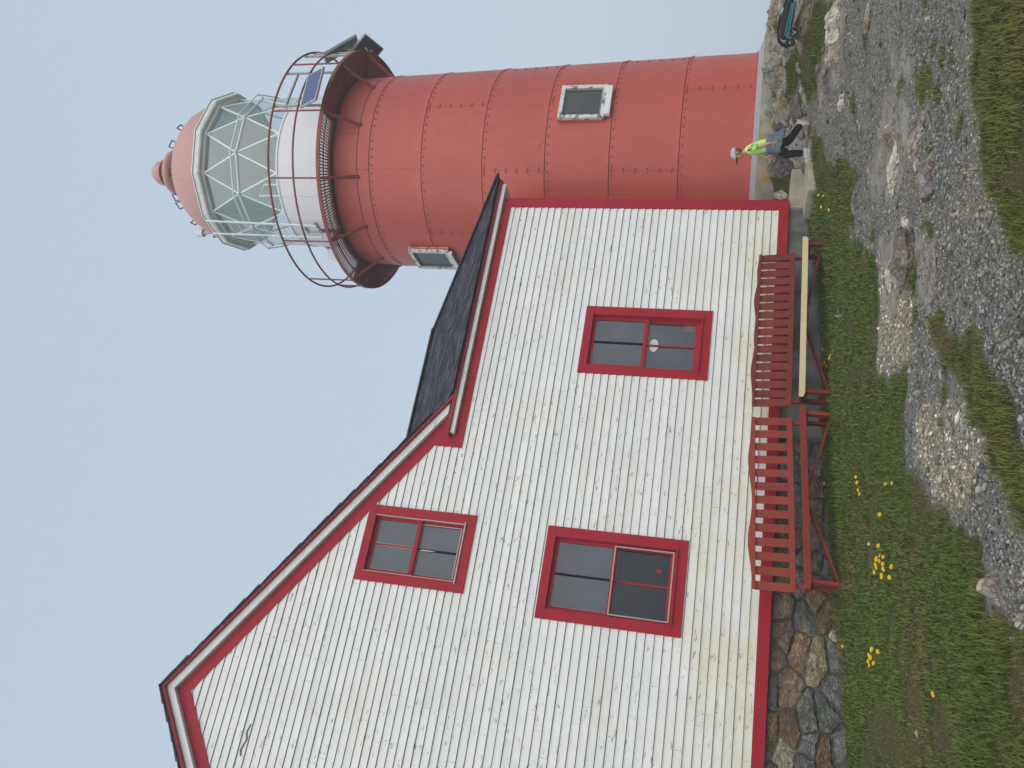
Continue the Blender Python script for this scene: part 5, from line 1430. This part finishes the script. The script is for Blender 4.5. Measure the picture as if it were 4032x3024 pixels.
# T-shirt with short sleeves
sv = [(.005,0,.64),(.020,0,.74),(.045,0,.85),(.068,0,.95),(.108,0,1.045),(.070,.100,.975),(.052,.150,.825),(.078,-.100,.975),(.108,-.150,.825)]
skin('tshirt', sv, [(0,1),(1,2),(2,3),(3,4),(3,5),(5,6),(3,7),(7,8)], [(.128,.120),(.126,.118),(.128,.120),(.115,.108),(.058,.055),.070,.058,.070,.058], M['lime'], boy, 2, bx)
tv_ = [(.01,0,.64),(.015,0,.57),(.045,.07,.53),(.165,.077,.36),(.145,.072,.22),(.142,.070,.085),(-.01,-.07,.53),(-.055,-.075,.34),(-.20,-.072,.24),(-.325,-.07,.150)]
skin('trousers', tv_, [(0,1),(1,2),(2,3),(3,4),(4,5),(1,6),(6,7),(7,8),(8,9)], [(.112,.10),(.112,.105),(.094,.086),(.074,.068),(.064,.058),(.056,.050),(.094,.086),(.076,.068),(.062,.058),(.054,.050)], M['blackc'], boy, 2, bx)
# sweatshirt tied round the waist, hanging behind with a blown corner
vs = []; fs = []; nk, nj = 26, 12
for j in range(nj+1):
    f = j/nj
    for k in range(nk+1):
        a = -2.5+5.0*k/nk; th = math.pi+a
        r_ = 1.10+.30*f*(1-.4*f)+.07*f*math.sin(a*7+j*.4)+.03*math.sin(a*11+j*1.3)
        h = .70-.30*f*(1-.25*abs(a)/2.5)+.01*math.sin(a*9)
        back = max(0, math.cos(a)); l_ = .01+.125*r_*math.cos(th)-.05*f*back; d_ = .118*r_*math.sin(th)
        vs.append(bx((l_, d_, h)))
for j in range(nj):
    for k in range(nk): i0 = j*(nk+1)+k; fs.append((i0, i0+1, i0+nk+2, i0+nk+1))
sw = put('tied_sweatshirt', MB().add(vs, fs), M['greyc'], boy, smooth=True)
so = sw.modifiers.new('s', 'SOLIDIFY'); so.thickness = .018
fl = MB(); vs = []
for i_, (l_, h, w) in enumerate(((-.10, .50, .07), (-.16, .47, .065), (-.22, .44, .055), (-.275, .42, .035))):
    for q in (-1, -.3, .4, 1): vs.append(bx((l_-.012*q, .03+.02*math.sin(i_*2+q*3), h+w*q*.75)))
fs = [(i_*4+q, i_*4+q+1, i_*4+q+5, i_*4+q+4) for i_ in range(3) for q in range(3)]
fo = put('loose_sleeve', MB().add(vs, fs), M['greyc'], boy, smooth=True); s2 = fo.modifiers.new('s', 'SOLIDIFY'); s2.thickness = .014
put('waist_knot', E((.135, .0, .665), (.03, .05, .035), 10, 8), M['greyc'], boy, smooth=True)
def loft(name, secs, mat, parent, n=14):
    vs = []; fs = []
    for c, rl, rd, rh, ax in secs: # ring in plane spanned by rd (d axis) and u
        for k in range(n):
            t = 2*math.pi*k/n; u = Vector(ax)
            vs.append(bx((c[0]+u[0]*rh*math.sin(t), c[1]+rd*math.cos(t), c[2]+u[1]*rh*math.sin(t))))
    K = len(secs)
    for i_ in range(K-1):
        for k in range(n): fs.append((i_*n+k, i_*n+(k+1)%n, (i_+1)*n+(k+1)%n, (i_+1)*n+k))
    fs += [tuple(range(n-1, -1, -1)), tuple(range((K-1)*n, K*n))]
    return put(name, MB().add(vs, fs), mat, parent, smooth='auto')
# front shoe flat on the step, rear shoe standing on its toe
sh1 = loft('shoe', [((.072,.07,.045),0,.024,.035,(0,1)),((.095,.07,.052),0,.034,.046,(0,1)),((.15,.07,.055),0,.035,.048,(0,1)),((.20,.07,.038),0,.038,.034,(0,1)),((.26,.07,.030),0,.036,.026,(0,1)),((.295,.07,.024),0,.020,.016,(0,1))], M['shoe'], boy)
loft('sole', [((.066,.07,.011),0,.022,.011,(0,1)),((.10,.07,.011),0,.035,.011,(0,1)),((.18,.07,.011),0,.036,.011,(0,1)),((.25,.07,.011),0,.040,.011,(0,1)),((.302,.07,.012),0,.020,.010,(0,1))], M['sole'], sh1)
A0 = Vector((-.375, -.07, .225)); A1 = Vector((-.335, -.07, .012)); ax = (A1-A0).normalized(); pr_ = (-ax.z, ax.x)
def S(f, off): p = A0.lerp(A1, f); return (p.x+off*.98, p.y, p.z)
sh2 = loft('shoe', [(S(0,.03),0,.024,.03,(1,0)),(S(.15,.04),0,.034,.044,(1,.1)),(S(.4,.042),0,.035,.044,(1,.2)),(S(.65,.03),0,.038,.032,(1,.2)),(S(.9,.02),0,.034,.026,(1,.2)),(S(1.0,.018),0,.018,.014,(1,.2))], M['shoe'], boy)
loft('sole', [(S(-.02,-.004),0,.022,.010,(1,0)),(S(.15,-.006),0,.035,.011,(1,0)),(S(.5,-.006),0,.036,.011,(1,0)),(S(.85,-.004),0,.040,.011,(1,0)),(S(1.02,.0),0,.020,.009,(1,0))], M['sole'], sh2)
# hands with separate fingers
def hand(w, f0, near, nm='hand'):
    w = Vector(w); d = Vector(f0).normalized(); side = Vector((1, 0, .1)).normalized() if near else Vector((1, .1, 0)).normalized()
    side = (side-d*side.dot(d)).normalized()
    vv = [tuple(w), tuple(w+d*.03), tuple(w+d*.055)]; ee = [(0,1),(1,2)]; rr = [.018, (.026,.013), (.029,.012)]
    for k, (o_, L) in enumerate(((-.024, .042), (-.008, .050), (.008, .048), (.023, .040))):
        b0 = len(vv); ang = (-.28, -.09, .09, .25)[k]; fd = (d+side*ang).normalized()
        vv += [tuple(w+d*.066+side*o_), tuple(w+d*.066+side*o_+fd*L*.5), tuple(w+d*.066+side*o_+fd*L+ Vector((0, -.006 if near else .006, 0)))]
        ee += [(2, b0), (b0, b0+1), (b0+1, b0+2)]; rr += [.0085, .0078, .0065]
    b0 = len(vv); td = (d*.7+side*.9).normalized()
    vv += [tuple(w+d*.02+side*.022), tuple(w+d*.02+side*.022+td*.022), tuple(w+d*.02+side*.022+td*.042)]; ee += [(1, b0), (b0, b0+1), (b0+1, b0+2)]; rr += [.0105, .009, .007]
    skin(nm, vv, ee, rr, M['skinc'], boy, 1, bx)
hand((-.004, .170, .622), (-.10, .0, -1), True)
hand((.19, -.148, .635), (.25, 0, -1), False)

# ------------------------------------------------------------------ folded pushchair lying in the grass at the far right
M['teal'] = paint('teal_frame', (.006, .14, .18), var=.35, nscale=12, rough=.35)
M['blackf'] = paint('black_fabric', (.016, .017, .020), var=.3, nscale=15, rough=.8)
M['tyre'] = paint('worn_tyre', (.045, .045, .045), var=.3, nscale=30, rough=.8)
M['stripe'] = paint('white_strap', (.50, .47, .49), var=.15)
PO = Vector((10.47, -1.98, Hs(10.55, -2.0)-.005)); pr3 = Vector((.74, -.67, 0)).normalized(); pd3 = Vector((-.67, -.74, 0)).normalized()
pc = thing('pushchair', 'folded black and teal pushchair lying on the grass at the far right', 'pushchair', tuple(PO))
SLP = .0
def px(r, d, h): return PO+pr3*r+pd3*d+Vector((0, 0, h+SLP*r))
# r runs to the right of the picture, from the wheels towards the handle
def pt(name, pts, rad_, mat, parent=None, n=8): return put(name, MB().tube([px(*p) for p in pts], rad_, n), mat, parent or pc, smooth='auto')
# picture reading: r = (1480-y)*.00059, h = (1240-x)*.00059
def q(x, y, d=0): return ((1480-y)*.00060, d, (1235-x)*.00060)
fabric = MB()
outl = [(575,1240),(575,700),(640,470),(730,260),(930,260),(935,700),(870,1050),(800,1250),(700,1290)]
K = len(outl)
vs = [px(*q(a, b_, .09)) for a, b_ in outl]+[px(*q(a, b_, -.12)) for a, b_ in outl]
cf = px(*q(760, 800, .15)); cb = px(*q(760, 800, -.16)); vs += [cf, cb]
fabric.add(vs, [(i_, (i_+1)%K, 2*K) for i_ in range(K)]+[((i_+1)%K+K, i_+K, 2*K+1) for i_ in range(K)]+[((i_+1)%K, i_, i_+K, (i_+1)%K+K) for i_ in range(K)])
fo = put('folded_seat', fabric, M['blackf'], pc, smooth='auto'); fb = fo.modifiers.new('s', 'SUBSURF'); fb.levels = 2; fb.render_levels = 2
hb_ = MB(); 
vs = []
hd_ = [(700,-260),(720,-100),(690,60),(720,190),(1000,300),(1010,150),(960,0),(960,-260)]
K = len(hd_)
vs = [px(*q(a, b_, .10)) for a, b_ in hd_]+[px(*q(a, b_, -.12)) for a, b_ in hd_]+[px(*q(840, 40, .16)), px(*q(840, 40, -.16))]
hb_.add(vs, [(i_, (i_+1)%K, 2*K) for i_ in range(K)]+[((i_+1)%K+K, i_+K, 2*K+1) for i_ in range(K)]+[((i_+1)%K, i_, i_+K, (i_+1)%K+K) for i_ in range(K)])
put('canopy', hb_, M['blackf'], pc, smooth='auto')
for d in (.16, -.13):
    pt('rear_frame_tube', [q(575,700,d), q(560,900,d), q(548,1060,d), q(580,1260,d), q(680,1370,d), q(830,1430,d)], .014, M['blackc'])
    pt('side_tube', [q(900,380,d), q(870,600,d), q(850,760,d), q(820,960,d), q(800,1120,d), q(790,1240,d)], .022, M['teal'])
    pt('side_tube', [q(845,430,d), q(815,620,d), q(775,850,d), q(745,1050,d), q(735,1180,d)], .016, M['teal'])
    pt('handle_tube', [q(610,660,d), q(650,480,d), q(740,230,d), q(850,0,d), q(880,-200,d)], .013, M['blackc'])
pt('pale_trim', [q(590,660,.17), q(635,530,.17)], .012, M['stripe'])
for k, (a, b_, w) in enumerate(((735,230,60),(835,225,80),(905,250,38),(975,270,62))):
    c = px(*q(a, b_, .205)); put('white_strap', MB().obox(c, pr3, pd3, (0,0,1), (.026, .012, w*.0006/2)), M['stripe'], pc)
put('reflector', MB().obox(px(*q(780,320,.175)), pr3, pd3, (0,0,1), (.02, .006, .017)), M['alu'], pc)
def wheel(x, y, d, r, yaw=0.0):
    c = px(*q(x, y, d)); axd = (pd3+pr3*yaw).normalized(); u = Vector((0,0,1)); v = axd.cross(u).normalized()
    w = put('wheel', MB().tube([c-axd*.018, c+axd*.018], .016, 10), M['alu'], pc, smooth='auto')
    ring = [c+(u*math.cos(2*math.pi*k/28)+v*math.sin(2*math.pi*k/28))*(r-.014) for k in range(28)]
    put('tyre', MB().tube(ring, .017, 8, closed=True), M['tyre'], w, smooth=True)
    ring = [c+(u*math.cos(2*math.pi*k/28)+v*math.sin(2*math.pi*k/28))*(r-.034) for k in range(28)]
    mb = MB().tube(ring, .008, 6, closed=True)
    for k in range(5):
        a = 2*math.pi*k/5; mb.bar(c, c+(u*math.cos(a)+v*math.sin(a))*(r-.034), .016, .010, up=axd)
    put('rim', mb, M['blackf'], w, smooth='auto')
wheel(950, 1115, .18, .087)
wheel(1080, 1060, -.16, .087)
wheel(850, 1350, .12, .062, .3)
wheel(880, 1330, .02, .062, .3)
pt('axle', [q(950,1115,.18), q(1080,1060,-.16)], .011, M['blackc'])
pt('front_fork', [q(730,1200,.06), q(800,1290,.08), q(850,1350,.07)], .014, M['blackc'])
pt('rear_fork', [q(800,1100,.14), q(950,1115,.165)], .013, M['blackc'])

# ------------------------------------------------------------------ sea fog
hm_ = bpy.data.materials.new('fog_air'); hm_.use_nodes = True
nt = hm_.node_tree
for n in list(nt.nodes): nt.nodes.remove(n)
out = nt.nodes.new('ShaderNodeOutputMaterial'); pv = nt.nodes.new('ShaderNodeVolumePrincipled')
pv.inputs['Color'].default_value = (.93, .96, 1.0, 1); pv.inputs['Density'].default_value = .0032; pv.inputs['Anisotropy'].default_value = .2
nt.links.new(pv.outputs[0], out.inputs['Volume'])
hz = put('haze', MB().box((-330, -330, -45), (330, 330, 18)), hm_, kind='stuff')
tag(hz, 'thin pale sea fog filling the air around the lighthouse', 'fog')
